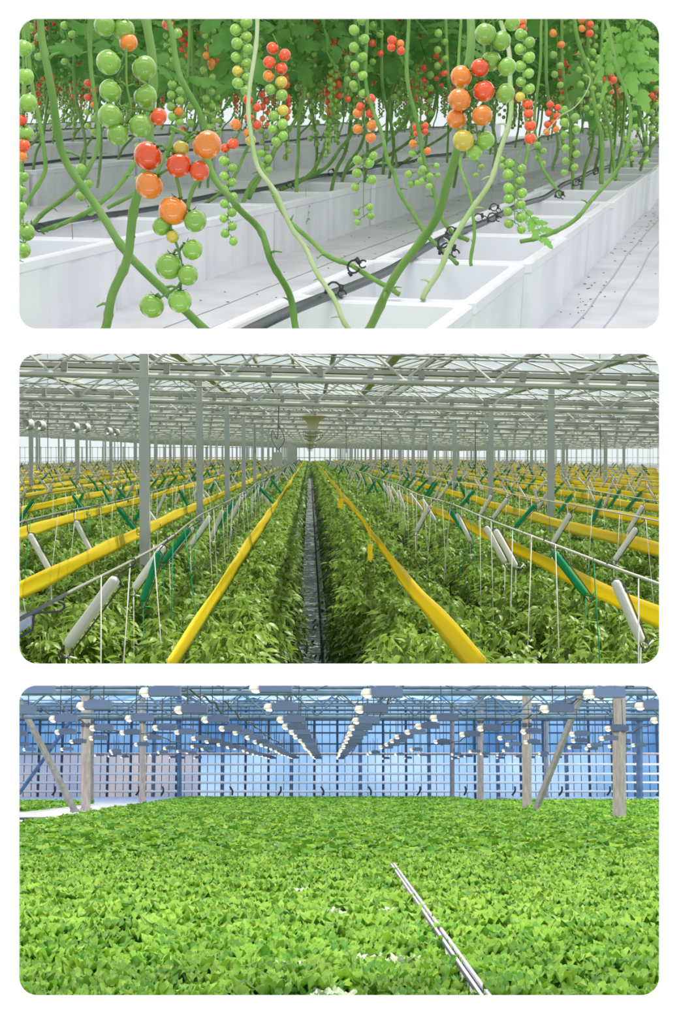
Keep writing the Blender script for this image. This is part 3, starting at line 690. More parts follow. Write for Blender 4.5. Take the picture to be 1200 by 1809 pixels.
# ---- wires and twine bobbins
wires = []
for k in range(14):
    for sd in (1, -1):
        x = 1.62+1.40*k if sd > 0 else -(1.02+1.42*k)
        wires.append((x, sd, k))
        y0 = max(5.0, (abs(x)-0.5)/0.232)
        ys = [y0]
        while ys[-1] < 225: ys.append(ys[-1]+(1.5 if ys[-1] < 40 else 8))
        mb = MB(); mb.tube([(0.02*math.sin(q*0.8), q, 0.015*math.sin(q*0.5+k)) for q in ys], 0.0085 if k < 3 else 0.008, 5)
        single('crop_wire', mb.mesh('crop_wire', M_WIRE if sd < 0 else M_WIREL), S2, (x, 0, 0.40), f"overhead support wire carrying twine spools, {ordn(k+1)} to the {'right' if sd > 0 else 'left'} of the path", 'wire', 'overhead support wires')
def spool_mesh(m, seed):
    r = random.Random(seed); mb = MB(); n = 14; L = 0.40
    for i, (f, q) in enumerate([(0,0.25),(0.02,0.8),(0.06,1.0),(0.25,1.05),(0.5,0.98),(0.75,1.05),(0.94,0.98),(0.98,0.75),(1,0.2)]):
        for j in range(n):
            a = 2*math.pi*j/n; g = 1+0.06*math.cos(5*a+seed)+(0.13 if j % 2 else 0)
            mb.v.append((0.025*q*g*math.cos(a), 0.018*q*g*math.sin(a), -0.10-L*f))
    for i in range(8):
        for j in range(n):
            a = i*n+j; b = i*n+(j+1) % n; mb.f.append((a, a+n, b+n, b)); mb.m.append(0)
    mb.f.append(tuple(range(n))); mb.m.append(0); mb.f.append(tuple(8*n+j for j in range(n))[::-1]); mb.m.append(0)
    mb.tube([(0,0,-0.5),(0.03,0,-0.53),(0.07,0,-0.515)], 0.006, 4)
    return mb.mesh('twine_spool', m)
SPW = [spool_mesh(M_SPW, i) for i in range(3)]; SPG = [spool_mesh(M_SPG, i) for i in range(2)]
def hook_mesh():
    mb = MB(); P = [(0.0,0.02,0.0),(0.018,0.0,0.018),(0.03,0,-0.005),(0.005,0,-0.06),(0.0,0,-0.09),(0.036,0,-0.115),(0.040,0,-0.16),(0.034,0,-0.50),(0.02,0,-0.545),(-0.005,0,-0.55),(-0.012,0,-0.50),(-0.010,0.01,-0.16),(-0.02,0,-0.115),(0,0,-0.09)]
    mb.tube(smooth_pts(P, 3), 0.0045, 5); return mb.mesh('wire_hook', M_HOOK)
HOOK = hook_mesh()
def twine_mesh(m):
    mb = MB(); mb.tube([(0,0,0),(0.004,0,-0.5),(0,0,-1.0)], 0.0032, 4); return mb.mesh('hanging_twine', m)
TWW, TWG = twine_mesh(M_SPW), twine_mesh(M_SPG)
first = {(0, 1): [(7.95,'w',-24),(8.1,'g',200),(10.1,'g',-38),(13.2,'w',-30),(13.9,'w',-28),(16.6,'w',-28),(17.6,'g',-35)],
         (1, 1): [(13.3,'w',36),(16.7,'w',30),(19.2,'g',42),(22,'w',36)],
         (0, -1): [(5.95,'w',62),(8.35,'w',36),(10.3,'g',20),(10.9,'w',35),(13.2,'g',38),(13.6,'w',38),(16,'w',35)],
         (1, -1): [(12.6,'w',-28),(15.1,'w',-26),(18.3,'g',-38),(20.9,'w',-36)]}
first[(0,1)] = [t for t in first[(0,1)] if t[2] != 200]
bob = []
for (x, sd, k) in wires:
    L = list(first.get((k, sd), [])); y = (L[-1][0]+rnd.uniform(1.6,2.4)) if L else max(6.8, (abs(x)-0.1)/0.225)
    base = {(0,1):-30,(1,1):36,(2,1):-30,(3,1):34,(0,-1):36,(1,-1):-32,(2,-1):34,(3,-1):-34}.get((k,sd), 36*(-1)**(k+(sd > 0)))
    while y < 150:
        a = base*rnd.uniform(0.6, 1.25)*(1 if rnd.random() < 0.72 else -1); L.append((y, 'g' if rnd.random() < 0.30 else 'w', a)); y += rnd.choice((0.9, 1.8, 2.4, 2.8))
    for i, (y, c, a) in enumerate(L): bob.append((y, x, sd, k, i+1, c, a))
bob.sort()
for (y, x, sd, k, i, c, a) in bob[:300]:
    side = 'right' if sd > 0 else 'left'
    o = thing('twine_bobbin', f"{'green' if c == 'g' else 'white'} twine bobbin, {ordn(i)} from front on {ordn(k+1)} wire {side} of path", 'twine bobbin', S2, (x, y, 0.395), 0, (1.22 if (y < 9 and sd < 0) else rnd.uniform(0.9, 1.0)), 'twine bobbins hooked on the overhead wires',
              extra=Matrix.Rotation(math.radians(rnd.uniform(-12, 12)), 4, 'Z') @ Matrix.Rotation(math.radians(a), 4, 'Y'))
    part('hook', HOOK, o); part('spool', rnd.choice(SPG if c == 'g' else SPW), o)
    if y < 6.5: continue
    tw = part('hanging_twine', TWG if c == 'g' else TWW, o)
    tw.location = (0, 0.02, -0.5); tw.rotation_euler = (0, -math.radians(a)+rnd.uniform(-.04,.04), 0)
mbf = {0: MB()}
hb = mbf[0]
for (y, x, sd, k, i, c, a) in bob[300:]:
    R = Matrix.Rotation(math.radians(a), 3, 'Y'); p = Vector((x, y, 0.395))
    hb.box(p+R @ Vector((0,0,-0.28)), (0.058, 0.036, 0.40), 1 if c == 'g' else 0, R)
    hb.tube([p, p+R @ Vector((0.03,0,-0.10)), p+R @ Vector((0.045,0,-0.5))], 0.008, 3, 2, cap=False)
single('twine_bobbins', hb.mesh('twine_bobbins', [M_SPW, M_SPG, M_HOOK], False), S2, (0,0,0), 'distant white and green twine bobbins crowding the wires toward the far wall', 'twine bobbins', kind='stuff')
# twines tied to plants
n_tw = 0
for (x, sd, k) in wires:
    if k > 2: continue
    y = max(7.2, (abs(x)-0.3)/0.225); i = 0
    while y < 34:
        i += 1; dx = rnd.uniform(-0.16, 0.16); mb = MB()
        mb.tube([(0,0,0),(dx*0.6+rnd.uniform(-.01,.01),0,-0.75),(dx,0.02,-1.5)], 0.0034, 4)
        single('support_twine', mb.mesh('support_twine', M_SPG if rnd.random() < 0.15 else M_SPW), S2, (x, y, 0.40), f"thin twine, {ordn(i)} from front on the {ordn(k+1)} wire {'right' if sd > 0 else 'left'} of path", 'twine', 'thin support twines')
        y += rnd.uniform(0.7, 1.6)
# ---- posts
for x in (-14.18, -8.05, -1.91, 4.22, 10.35, 16.5, -20.3):
    c_ = 0
    for n in range(2, 27):
        y = n*BAY
        if abs(x) > 0.225*y: continue
        c_ += 1
        o = thing('roof_post', f"grey steel post, {ordn(c_)} from front in {['nearest','second','third','fourth'][{-1.91:0,4.22:0,-8.05:1,10.35:1,-14.18:2,16.5:2,-20.3:3}[x]]} column line {'left' if x < 0 else 'right'} of path", 'post', S2, (x, y, PZ), group='grey steel roof posts')
        if n == 2 or True:
            zt = 1.83-0.022*x-PZ
            mb = MB(); mb.box((0,0,zt/2),(0.115,0.10,zt)); mb.box((0,0,0.06),(0.2,0.2,0.12)); part('shaft', mb.mesh('post_shaft', M_POST, False), o)
            mb = MB(); mb.box((0,0,zt+0.22),(0.10,0.08,0.46)); mb.box((0,0,zt-0.02),(0.26,0.05,0.10)); part('bracket', mb.mesh('post_bracket', M_STEEL, False), o)
# ---- trusses
def truss_mesh(kind):
    mb = MB(); X = 24.0
    if kind == 'lower':
        mb.tube([(-X,0,0),(X,0,0)], 0.040, 8); mb.tube([(-X,0.15,0.055),(X,0.15,0.055)], 0.022, 6)
    if kind == 'upper':
        mb.box((0,0,0.46),(2*X,0.05,0.055))
    if kind == 'web':
        x = -X; up = False; st = 0.512; i = 0
        while x < X:
            a = (x, 0, 0.02 if i % 2 else 0.44); b = (x+st, 0, 0.44 if i % 2 else 0.02); mb.tube([a, b], 0.017, 4); x += st; i += 1
    if kind == 'screen':
        mb.box((0,0.35,0.12),(2*X,0.35,0.05)); mb.tube([(-X,0.7,0.20),(X,0.7,0.20)], 0.014, 4); mb.tube([(-X,-2.2,0.16),(X,-2.2,0.16)], 0.011, 4)
        mb.tube([(-X,-4.2,0.20),(X,-4.2,0.20)], 0.011, 4); mb.tube([(-X,-3.2,0.62),(X,-3.2,0.62)], 0.012, 4)
        for j in range(-40, 41): mb.box((j*0.59+0.1, 0.0, 0.09), (0.07, 0.07, 0.10))
    return mb.mesh('truss_'+kind, {'lower': M_STEEL, 'upper': M_STEEL, 'web': M_STEEL, 'screen': M_STEELD}[kind], False)
TM = {k: truss_mesh(k) for k in ('lower','upper','web','screen')}
for n in range(2, 29):
    o = thing('roof_truss', f"steel lattice roof truss spanning the house, {ordn(n-1)} from the front", 'truss', S2, (0, n*BAY, 1.0), group='steel lattice roof trusses', extra=ROLL @ Matrix.Translation((0,0,0.845)))
    part('lower_chord', TM['lower'], o); part('upper_chord', TM['upper'], o); part('web_bars', TM['web'], o); part('folded_screen', TM['screen'], o)
# ---- glazed roof: gutters, ridges, bars, panes
GX = [-1.91+3.07*k for k in range(-8, 9)]; GZ, RZ = 1.37, 1.86
for gi in range(len(GX)-1):
    g0 = GX[gi]; g1 = GX[gi+1]; rx = (g0+g1)/2; y0 = 12.0; y1 = 244.0
    bars = MB(); y = y0
    while y < y1:
        st = 1.55 if y < 70 else 4.0
        for a, b in ((g0, rx), (g1, rx)): bars.tube([(a, y, GZ), (b, y, RZ)], 0.017 if y < 90 else 0.03, 4, 0, cap=False)
        y += st
    for q in (0.5,):
        for a, b in ((g0, rx), (g1, rx)):
            xx = a+(b-a)*q; zz = GZ+(RZ-GZ)*q-0.03; bars.tube([(xx, y0, zz), (xx, y1, zz)], 0.016, 4)
    bars.box((g0, (y0+y1)/2, GZ-0.01), (0.13, y1-y0, 0.07), 0); bars.box((rx, (y0+y1)/2, RZ), (0.06, y1-y0, 0.06), 0)
    # vent racks
    bars.box((rx+0.72, (y0+y1)/2, RZ-0.29), (0.05, y1-y0, 0.05), 1); bars.box((rx-0.62, (y0+y1)/2, RZ-0.24), (0.05, y1-y0, 0.05), 1)
    single('roof_frame', bars.mesh('roof_frame', [M_STEEL, M_STEELD], False), S2, (0,0,1.0), kind='structure', extra=ROLL)
    gl = MB()
    for a, b in ((g0, rx), (g1, rx)):
        gl.quad((a,y0,GZ+0.03),(b,y0,RZ+0.03),(b,y1,RZ+0.03),(a,y1,GZ+0.03))
    single('roof_glass', gl.mesh('roof_glass', M_GLASS, False), S2, (0,0,1.0), kind='structure', extra=ROLL)
# ---- far wall
mb = MB()
for i in range(-70, 71): mb.box((i*0.85, 243, 0.0), (0.10 if i % 4 else 0.3, 0.1, 4.0))
for z in (-1.0, 0.2, 1.9): mb.box((0, 243, z), (120, 0.1, 0.12))
mb.box((0, 243, -1.5), (120, 0.2, 1.0))
single('wall_back', mb.mesh('wall_back', M_STEEL, False), S2, (0,0,0), kind='structure')
# ---- circulation fans
def fan(u, v, y, s, lb):
    p = AY(S2, u, v, y); o = thing('ceiling_fan', lb, 'fan', S2, p, 0, s, 'hanging circulation fans')
    mb = MB(); mb.lathe([(0.30,0.20),(0.31,0.185),(0.22,0.14),(0.13,0.06),(0.105,-0.06),(0.10,-0.11),(0.085,-0.11),(0.09,-0.05),(0.115,0.07),(0.2,0.15),(0.28,0.195),(0.30,0.20)], 24); part('air_funnel', mb.mesh('air_funnel', M_CREAM), o)
    mb = MB(); mb.lathe([(0.001,-0.20),(0.12,-0.19),(0.19,-0.15),(0.205,-0.12),(0.19,-0.115),(0.10,-0.10),(0.001,-0.10)], 20)
    part('motor_body', mb.mesh('motor_body', M_STEEL), o)
    mb = MB()
    for k in range(10):
        a = k*2*math.pi/10; mb.tube([(0.05*math.cos(a),0.05*math.sin(a),-0.34),(0.17*math.cos(a),0.17*math.sin(a),-0.29),(0.20*math.cos(a),0.20*math.sin(a),-0.20),(0.205*math.cos(a),0.205*math.sin(a),-0.12)], 0.006, 4)
    part('guard_cage', mb.mesh('guard_cage', M_WIRE), o)
    mb = MB()
    for k in range(3):
        a = k*2*math.pi/3; mb.quad((0,0,-0.25),(0.15*math.cos(a),0.15*math.sin(a),-0.27),(0.15*math.cos(a+.7),0.15*math.sin(a+.7),-0.23),(0.03,0.0,-0.24))
    part('blades', mb.mesh('fan_blades', M_WHP), o)
    mb = MB(); mb.tube([(0,0,-0.1),(0,0,0.62)], 0.012, 5); mb.box((-0.08,0,0.42),(0.15,0.12,0.16)); mb.box((0.10,0,0.42),(0.13,0.12,0.16)); part('hanger', mb.mesh('fan_hanger', M_STEELD, False), o)
fan(553, 751, 31, 1.0, 'cream funnel fan hanging over the path, the nearest and largest of them')
fan(550, 777.5, 58, 0.98, 'cream funnel fan hanging over the path, behind the largest one')
fan(548, 788.5, 95, 0.95, 'small distant cream funnel fan hanging over the path, third from the front')
def side_fan(u, v, y, lb):
    p = AY(S2, u, v, y); o = thing('side_fan', lb, 'fan', S2, p, 0.9, 0.62, 'white horizontal fans')
    mb = MB(); R = Matrix.Rotation(math.pi/2, 3, 'Y'); mb.lathe([(0.20,-0.12),(0.21,0.0),(0.20,0.12),(0.17,0.12),(0.17,-0.12),(0.20,-0.12)], 18, 0, (0,0,0), R)
    part('fan_housing', mb.mesh('fan_housing', M_WHP), o)
    mb = MB(); mb.lathe([(0.001,-0.1),(0.06,-0.08),(0.06,0.08),(0.001,0.1)], 12, 0, (0,0,0), R); mb.tube([(0,0,0.2),(0,0,0.6)], 0.015, 5); mb.box((0,-.02,0),(0.02,0.04,0.38)); part('fan_motor', mb.mesh('fan_motor', M_STEELD), o)
for i, (u, v, y) in enumerate(((50,750,33),(72,752,36),(132,755,38),(152,756,41),(192,762,48),(205,764,52))):
    side_fan(u, v, y, f"white horizontal fan under the roof at far left, {ordn(i+1)} from the left")
# ---- hanging rods and cables
for i, (u, v0, v1, y) in enumerate(((84,600,827,50),(318,600,832,50),(674,600,828,56),(840,600,838,40),(1060,600,842,38),(447,600,800,48),(1148,600,826,60),(755,600,812,62),(205,640,822,66),(610,655,800,40))):
    a = AY(S2, u, v0, y); b = AY(S2, u+rnd.uniform(-3,4), v1, y); mb = MB(); mb.tube([(0,0,0), tuple((a-b)*0.5), tuple(a-b)], 0.013 if i < 5 else 0.009, 5)
    single('hanging_wire', mb.mesh('hanging_wire', M_WIRE), S2, b, f"thin dark suspension wire dropping from the roof, {['at far left','left of centre','right of centre','before the right posts','toward the right edge','beside the cable loop','at the right edge','behind the right centre','behind the first left post','beside the fans'][i]}", 'wire', 'thin suspension wires')
p = AY(S2, 491, 745, 26); o = thing('control_box', 'small grey control box hung on a looped cable left of the cream fans', 'box', S2, p)
def lp(u, v): return AY(S2, u, v, 26)-p
mb = MB(); mb.tube(smooth_pts([lp(493,690), lp(492,745), lp(490,775), lp(482,760), lp(480,775), lp(491,793)], 5), 0.010, 5); mb.tube(smooth_pts([lp(492,752), lp(500,765), lp(502,780), lp(491,795)], 5), 0.010, 5)
mb.tube(smooth_pts([lp(470,672), lp(492,663), lp(512,672)], 5), 0.012, 5); part('cable', mb.mesh('cable', M_WIRE), o)
mb = MB(); mb.box(lp(491,811), (0.13,0.1,0.24)); part('lower_box', mb.mesh('lower_box', M_WIREL, False), o)
mb = MB(); mb.box(lp(493,689), (0.13,0.1,0.13)); part('upper_box', mb.mesh('upper_box', M_WHP, False), o)
# ---- sticky cards
for (u, v, y, sx, sz, lb) in ((602,889,21,0.075,0.13,'small orange sticky card above the crop, the farther of two right of path'),(654,976,13.5,0.045,0.145,'narrow yellow sticky card hanging in the crop, the nearer of two right of path'),(238,873,24,0.05,0.09,'tiny orange sticky card among the left tapes')):
    mb = MB(); mb.box((0,0,0),(sx,0.004,sz)); mb.tube([(0,0,sz/2),(0,0,sz/2+0.25)], 0.003, 4)
    single('sticky_card', mb.mesh('sticky_card', M_YEL, False), S2, AY(S2,u,v,y), lb, 'sticky card')
# ================================================================ PANEL THREE: lettuce hall
rnd = random.Random(23); nr = np.random.default_rng(23)
S3 = M3 @ Matrix.Scale(H3, 4)       # local unit = eye height above the lettuce; eye at (0,0,1)
M_LET = mat('lettuce_green', (0.17, 0.38, 0.025), 0.42, 0.35, trans=0.22, rand=0.2, noise=3.0, col2=(0.34, 0.55, 0.06))
M_LETD = mat('lettuce_deep', (0.08, 0.26, 0.025), 0.45, 0.3, trans=0.2, rand=0.15, noise=3.0, col2=(0.17, 0.38, 0.035))
M_RAFT = mat('raft_white', (0.55, 0.58, 0.56), 0.7, 0.2)
M_FILM = mat('ground_film_white', (0.50, 0.49, 0.56), 0.6, 0.2, noise=2, col2=(0.62, 0.61, 0.67))
M_DARKG = mat('hall_ground', (0.10, 0.10, 0.09), 0.9, 0.1)
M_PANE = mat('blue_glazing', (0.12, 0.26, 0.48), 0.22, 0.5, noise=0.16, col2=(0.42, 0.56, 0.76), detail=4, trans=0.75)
M_PANEU = mat('blue_glazing_sky_dark', (0.055, 0.15, 0.34), 0.22, 0.5, noise=0.2, col2=(0.22, 0.38, 0.62), detail=4, trans=0.75)  # sky gradient put into the colour: upper panes painted darker
M_PANEL = mat('warm_glow_glazing', (0.24, 0.29, 0.44), 0.3, 0.5, noise=0.22, col2=(0.50, 0.42, 0.42), detail=4, trans=0.6)  # warm glow at lower left painted into the pane colour
M_MUL = mat('mullion_blue_black', (0.035, 0.07, 0.13), 0.5, 0.4)
M_RAILW = mat('white_heating_pipe', (0.86, 0.86, 0.88), 0.4, 0.4)
M_POST3 = mat('weathered_post', (0.27, 0.25, 0.26), 0.7, 0.3, noise=12, col2=(0.42, 0.38, 0.36), detail=6, stretch=(1,1,0.25))
M_BRACE = mat('brace_grey', (0.16, 0.17, 0.17), 0.6, 0.4, noise=6, col2=(0.25, 0.25, 0.25))
M_BEAM3 = mat('beam_blue_grey', (0.07, 0.13, 0.22), 0.45, 0.5, noise=3, col2=(0.12, 0.21, 0.33))
M_HOUS = mat('lamp_housing', (0.075, 0.115, 0.22), 0.5, 0.4, rand=0.2)
M_REFL = mat('lamp_reflector', (0.60, 0.58, 0.52), 0.3, 0.5)
M_BULB = mat('lamp_bulb', (1, 0.9, 0.7), 0.5, 0.2, emit=(1.0, 0.72, 0.34), estr=7.0)
M_CAB = mat('cable_black', (0.03, 0.035, 0.045), 0.5, 0.4)
M_ROOFP = mat('roof_pane', (0.16, 0.34, 0.68), 0.3, 0.4, noise=0.3, col2=(0.55, 0.70, 0.90), trans=0.85)
YW = 82.0
# ---- shell
mb = MB(); mb.box((0, 46.5, -0.62), (90, 82, 0.1)); single('floor', mb.mesh('floor', M_DARKG, False), S3, (0,0,0), kind='structure')
mb = MB(); mb.box((-14.4, 58, -0.22), (15.0, 44, 0.08)); mb.box((22, 65, -0.22), (26, 30, 0.08)); single('path', mb.mesh('path', M_FILM, False), S3, (0,0,0), kind='structure')
single('trim_1', MB().box((-9.0, 40.2, -0.16), (6, 1.0, 0.05)).mesh('trim_dark', M_CAB, False), S3, (0,0,0), kind='structure')
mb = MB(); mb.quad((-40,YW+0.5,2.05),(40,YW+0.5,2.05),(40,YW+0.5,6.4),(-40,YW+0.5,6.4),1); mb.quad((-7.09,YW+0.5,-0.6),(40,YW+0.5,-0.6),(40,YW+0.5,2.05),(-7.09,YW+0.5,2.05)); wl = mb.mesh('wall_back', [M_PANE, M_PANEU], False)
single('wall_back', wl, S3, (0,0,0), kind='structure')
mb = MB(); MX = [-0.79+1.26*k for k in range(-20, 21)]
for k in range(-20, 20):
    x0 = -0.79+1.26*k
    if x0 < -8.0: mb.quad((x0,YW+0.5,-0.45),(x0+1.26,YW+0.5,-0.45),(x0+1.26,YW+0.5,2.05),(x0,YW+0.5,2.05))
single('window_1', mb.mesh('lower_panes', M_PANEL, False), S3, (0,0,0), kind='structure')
mb = MB()
for k, x in enumerate(MX):
    thick = (k % 3 == 1); mb.box((x, YW, 2.9), (0.20 if thick else 0.13, 0.16 if thick else 0.1, 7.0), 1 if thick else 0)
for x in MX: mb.box((x+0.42, YW+0.25, 2.9), (0.035, 0.04, 7.0), 0); mb.box((x+0.84, YW+0.25, 2.9), (0.035, 0.04, 7.0), 0)
for z in (2.10, 2.65, 3.25, 3.7, 3.95, 4.5, 5.2): mb.box((0, YW-0.05, z), (80, 0.1, 0.085 if z < 4 else 0.13), 0)
single('trim_2', mb.mesh('wall_frame', [M_MUL, M_BEAM3], False), S3, (0,0,0), kind='structure')
for i, z in enumerate((1.54, 1.03, 0.56, 0.085)):
    mb = MB(); mb.tube([(-34,0,0),(34,0,0)], 0.066, 8)
    for x in MX: mb.box((x, 0.06, 0), (0.10, 0.12, 0.17))
    single('heating_pipe', mb.mesh('heating_pipe', M_RAILW), S3, (0, YW-0.5, z), f"white heating pipe along the blue glazed wall, {['topmost','second from top','third from top','lowest'][i]}", 'pipe', 'white heating pipes')
mb = MB(); mb.tube([(-34,0,0),(34,0,0)], 0.07, 8)
single('heating_pipe', mb.mesh('support_rail', M_POST3), S3, (0, YW-0.7, 2.10), 'dark rusty rail above the white pipes on the glazed wall', 'rail')
# ---- lettuce
def lettuce_leaf(nu, nv, r, size):
    V = []; ph = r.uniform(0, 6); ph2 = r.uniform(0, 6)
    for i in range(nu+1):
        t = i/nu; wd = 0.55*size*(0.25+0.95*math.sin(min(t, 1)*math.pi*0.62)**0.8)
        if i == nu: wd *= 0.82
        for j in range(nv+1):
            s = 2*j/nv-1
            ruff = (0.07*t*abs(s)+0.07*t*t)*math.sin(s*9+ph+t*5)*size*1.5 + (0.045*math.sin(s*21+ph2+t*3)*size*t*t if nv > 8 else 0)
            x = t*size*(0.62)+0.06*size*math.sin(s*7+ph2)*t*t; z = size*(0.95*t-0.62*t*t*t) - 0.12*size*(1-abs(s))*t + ruff
            V.append((x - 0.10*size*s*s*t + ruff*0.5, s*wd*(1+0.1*math.sin(t*9+ph)), z))
    T = []
    for i in range(nu):
        for j in range(nv):
            a = i*(nv+1)+j; T += [(a, a+1, a+nv+2), (a, a+nv+2, a+nv+1)]
    return np.array(V), np.array(T)
def lettuce_mesh(seed, nl, nu, nv, size=0.155):
    r = random.Random(seed); L = []; mi = []
    for i in range(nl):
        f = i/nl; sz = size*(1.0-0.42*f)*r.uniform(0.88, 1.12); V, T = lettuce_leaf(nu, nv, r, sz); a = i*2.399+r.uniform(-.2,.2); tilt = 0.25-1.0*f+r.uniform(-.2,.2)
        R = rotz(np.array([a])) @ roty(np.array([tilt])); V, T = scatter(V, T, R, np.array([1.0]), np.array([[0.012*math.cos(a), 0.012*math.sin(a), 0.02*f]])); L.append((V, T)); mi += [0 if r.random() < 0.7 else 1]*len(T)
    V, T = joinVT(L); return V, T, np.array(mi)
LETN = [lettuce_mesh(s, 13, 7, 14, 0.17) for s in range(8)]; LETM = [lettuce_mesh(s+20, 8, 3, 5, 0.165) for s in range(5)]; LETF = [lettuce_mesh(s+40, 6, 2, 3, 0.18) for s in range(5)]
LETNM = [np_mesh('lettuce_head', V, T, [M_LET, M_LETD], mi) for V, T, mi in LETN]
GAPS = [G(S3, u, v, -0.05) for u, v in ((539,1572),(690,1605),(510,1700),(652,1690),(590,1752),(718,1690),(585,1608))]
def side_edges(y): return (-6.75, 6.0 if y > 34 else (6.0+(34-y)*0.06))
PX, PY = 0.185, 0.33
heads = []
c_ = 0
for side in (-1, 1):
    for k in range(46):
        x = 0.735+side*(0.085+PX*k) - (0.0 if side > 0 else 0.02)
        y = 6.0+(PY/2 if k % 2 else 0); i = 0
        while y < 69.5:
            yy = y+rnd.uniform(-.12,.12); xx = x+rnd.uniform(-.04,.04); e0, e1 = side_edges(yy)
            if abs(xx) < 0.226*yy+0.15 and e0 < xx < e1:
                i += 1; gap = any(abs(g.x-xx) < 0.085 and abs(g.y-yy) < 0.28 for g in GAPS)
                if not gap: heads.append((yy, xx, side, k+1, i))
            y += PY
heads.sort()
for (y, x, side, k, i) in heads[:300]:
    single('lettuce', rnd.choice(LETNM), S3, (x, y, -0.15+rnd.uniform(-.03,.03)), f"frilly green lettuce, {ordn(i)} from the front in the {ordn(k)} line {'right' if side > 0 else 'left'} of the metal rails",
           'lettuce', 'frilly green lettuces in the near bed', rz=rnd.uniform(0, 6.28), s=rnd.uniform(1.0, 1.22), extra=Matrix.Rotation(rnd.uniform(-.12,.12), 4, 'X') @ Matrix.Diagonal((1, 1, 1.15, 1)))
def lettuce_field(lst, tmpl, sc, dz=-0.15):
    r = np.random.default_rng(9); buckets = {}
    Vs = []; Ts = []; Ms = []; o = 0
    lst = np.array([(l[0], l[1]) for l in lst]); idx = r.integers(0, len(tmpl), len(lst))
    for b in range(len(tmpl)):
        q = lst[idx == b]; n = len(q)
        if not n: continue
        P = np.stack([q[:,1], q[:,0], np.full(n, dz)+r.uniform(-.03,.03,n)], -1); R = rotz(r.uniform(0, 6.28, n)) @ rotx(r.uniform(-.15,.15,n))
        V, T = scatter(tmpl[b][0]*np.array([1,1,1.35]), tmpl[b][1], R, sc*r.uniform(0.9, 1.12, n), P); Vs.append(V); Ts.append(T+o); o += len(V); Ms.append(np.tile(tmpl[b][2], n))
    return np.concatenate(Vs), np.concatenate(Ts), np.concatenate(Ms)
rest = heads[300:]; mid = [h for h in rest if h[0] < 20]; fr = [h for h in rest if h[0] >= 20]
F1 = lettuce_field(mid, LETM, 1.05); F2 = lettuce_field(fr, LETF, 1.08)
V = np.concatenate([F1[0], F2[0]]); T = np.concatenate([F1[1], F2[1]+len(F1[0])]); Mi = np.concatenate([F1[2], F2[2]])
single('lettuces', np_mesh('lettuces', V, T, [M_LET, M_LETD], Mi), S3, (0,0,0), 'wide field of frilly green lettuces filling the bed behind the near rows', 'lettuces', kind='stuff')
M_PALE = mat('bleached_leaf', (0.62, 0.68, 0.55), 0.5, 0.3, noise=3, col2=(0.45, 0.62, 0.25))
for i, g in enumerate(GAPS):
    V, T, Mi = LETN[i % 6]
    single('lettuce', np_mesh('pale_lettuce', V, T, [M_PALE, M_LET], Mi), S3, (g.x, g.y, -0.13), f"bleached whitish lettuce among the green ones, {ordn(i+1)} of the pale heads left of the rails", 'lettuce', 'bleached whitish lettuces', s=0.9)
def side_bed(x0, x1, y0, y1, lb, skew=None):
    L = []; y = y0
    while y < y1:
        x = x0
        while x < x1:
            L.append((y+rnd.uniform(-.06,.06), x+rnd.uniform(-.05,.05))); x += 0.20
        y += 0.34
    V, T, Mi = lettuce_field(L, LETF, 1.08); single('lettuces', np_mesh('lettuces_side', V, T, [M_LET, M_LETD], Mi), S3, (0,0,0), lb, 'lettuces', kind='stuff')
    mb = MB(); mb.box(((x0+x1)/2, (y0+y1)/2, -0.19), (x1-x0+0.3, y1-y0+0.3, 0.08)); single('growing_bed', mb.mesh('side_bed', M_RAFT, False), S3, (0,0,0), lb.replace('lettuces growing', 'pale bed holding lettuces'), 'bed')
side_bed(6.55, 13.5, 30.0, 62.0, 'lettuces growing on the right side behind the thick posts')
side_bed(-14.5, -9.4, 47.0, 60.0, 'lettuces growing at the far left beyond the white ground film')
# main bed
mb = MB(); mb.box((-0.2, 38, -0.17), (13.3, 64, 0.06)); 
for x in (-6.9, 6.12): mb.box((x, 38, -0.13), (0.12, 64, 0.14))
single('growing_bed', mb.mesh('main_bed', M_RAFT, False), S3, (0,0,0), 'wide pale growing bed under the main lettuce field', 'bed')
# metal rails in the gap
a = G(S3, 694, 1524, -0.005); b = G(S3, 866, 1765, -0.005); d = (b-a)
rt = thing('gutter_rails', 'worn silver metal rails running through the lettuces at lower right of centre', 'rail', S3, a)
for off, w_, z in ((-0.016, 0.014, -0.01), (0.014, 0.015, 0.0)):
    mb = MB(); n = 24
    for j in range(n):
        f0, f1 = j/n, (j+1)/n; p0 = d*f0; p1 = d*f1
        for (dx0, dx1, zz) in ((-w_/2, w_/2, z),): 
            mb.quad(p0+Vector((off+dx0,0,zz)), p0+Vector((off+dx1,0,zz)), p1+Vector((off+dx1,0,zz)), p1+Vector((off+dx0,0,zz)))
            mb.quad(p0+Vector((off+dx0,0,zz-0.06)), p0+Vector((off+dx0,0,zz)), p1+Vector((off+dx0,0,zz)), p1+Vector((off+dx0,0,zz-0.06)))
            mb.quad(p0+Vector((off+dx1,0,zz)), p0+Vector((off+dx1,0,zz-0.06)), p1+Vector((off+dx1,0,zz-0.06)), p1+Vector((off+dx1,0,zz)))
    part('rail', mb.mesh('gutter_rail', M_FILM if off > 0 else M_RAILW, False), rt)
mb = MB(); mb.tube([tuple(Vector((-0.002,0,-0.025))), tuple(d+Vector((-0.002,0,-0.025)))], 0.009, 5); mb.tube([(-0.030,0,-0.02), tuple(d+Vector((-0.030,0,-0.02)))], 0.006, 5); part('drip_tube', mb.mesh('drip_tube', M_CAB), rt)
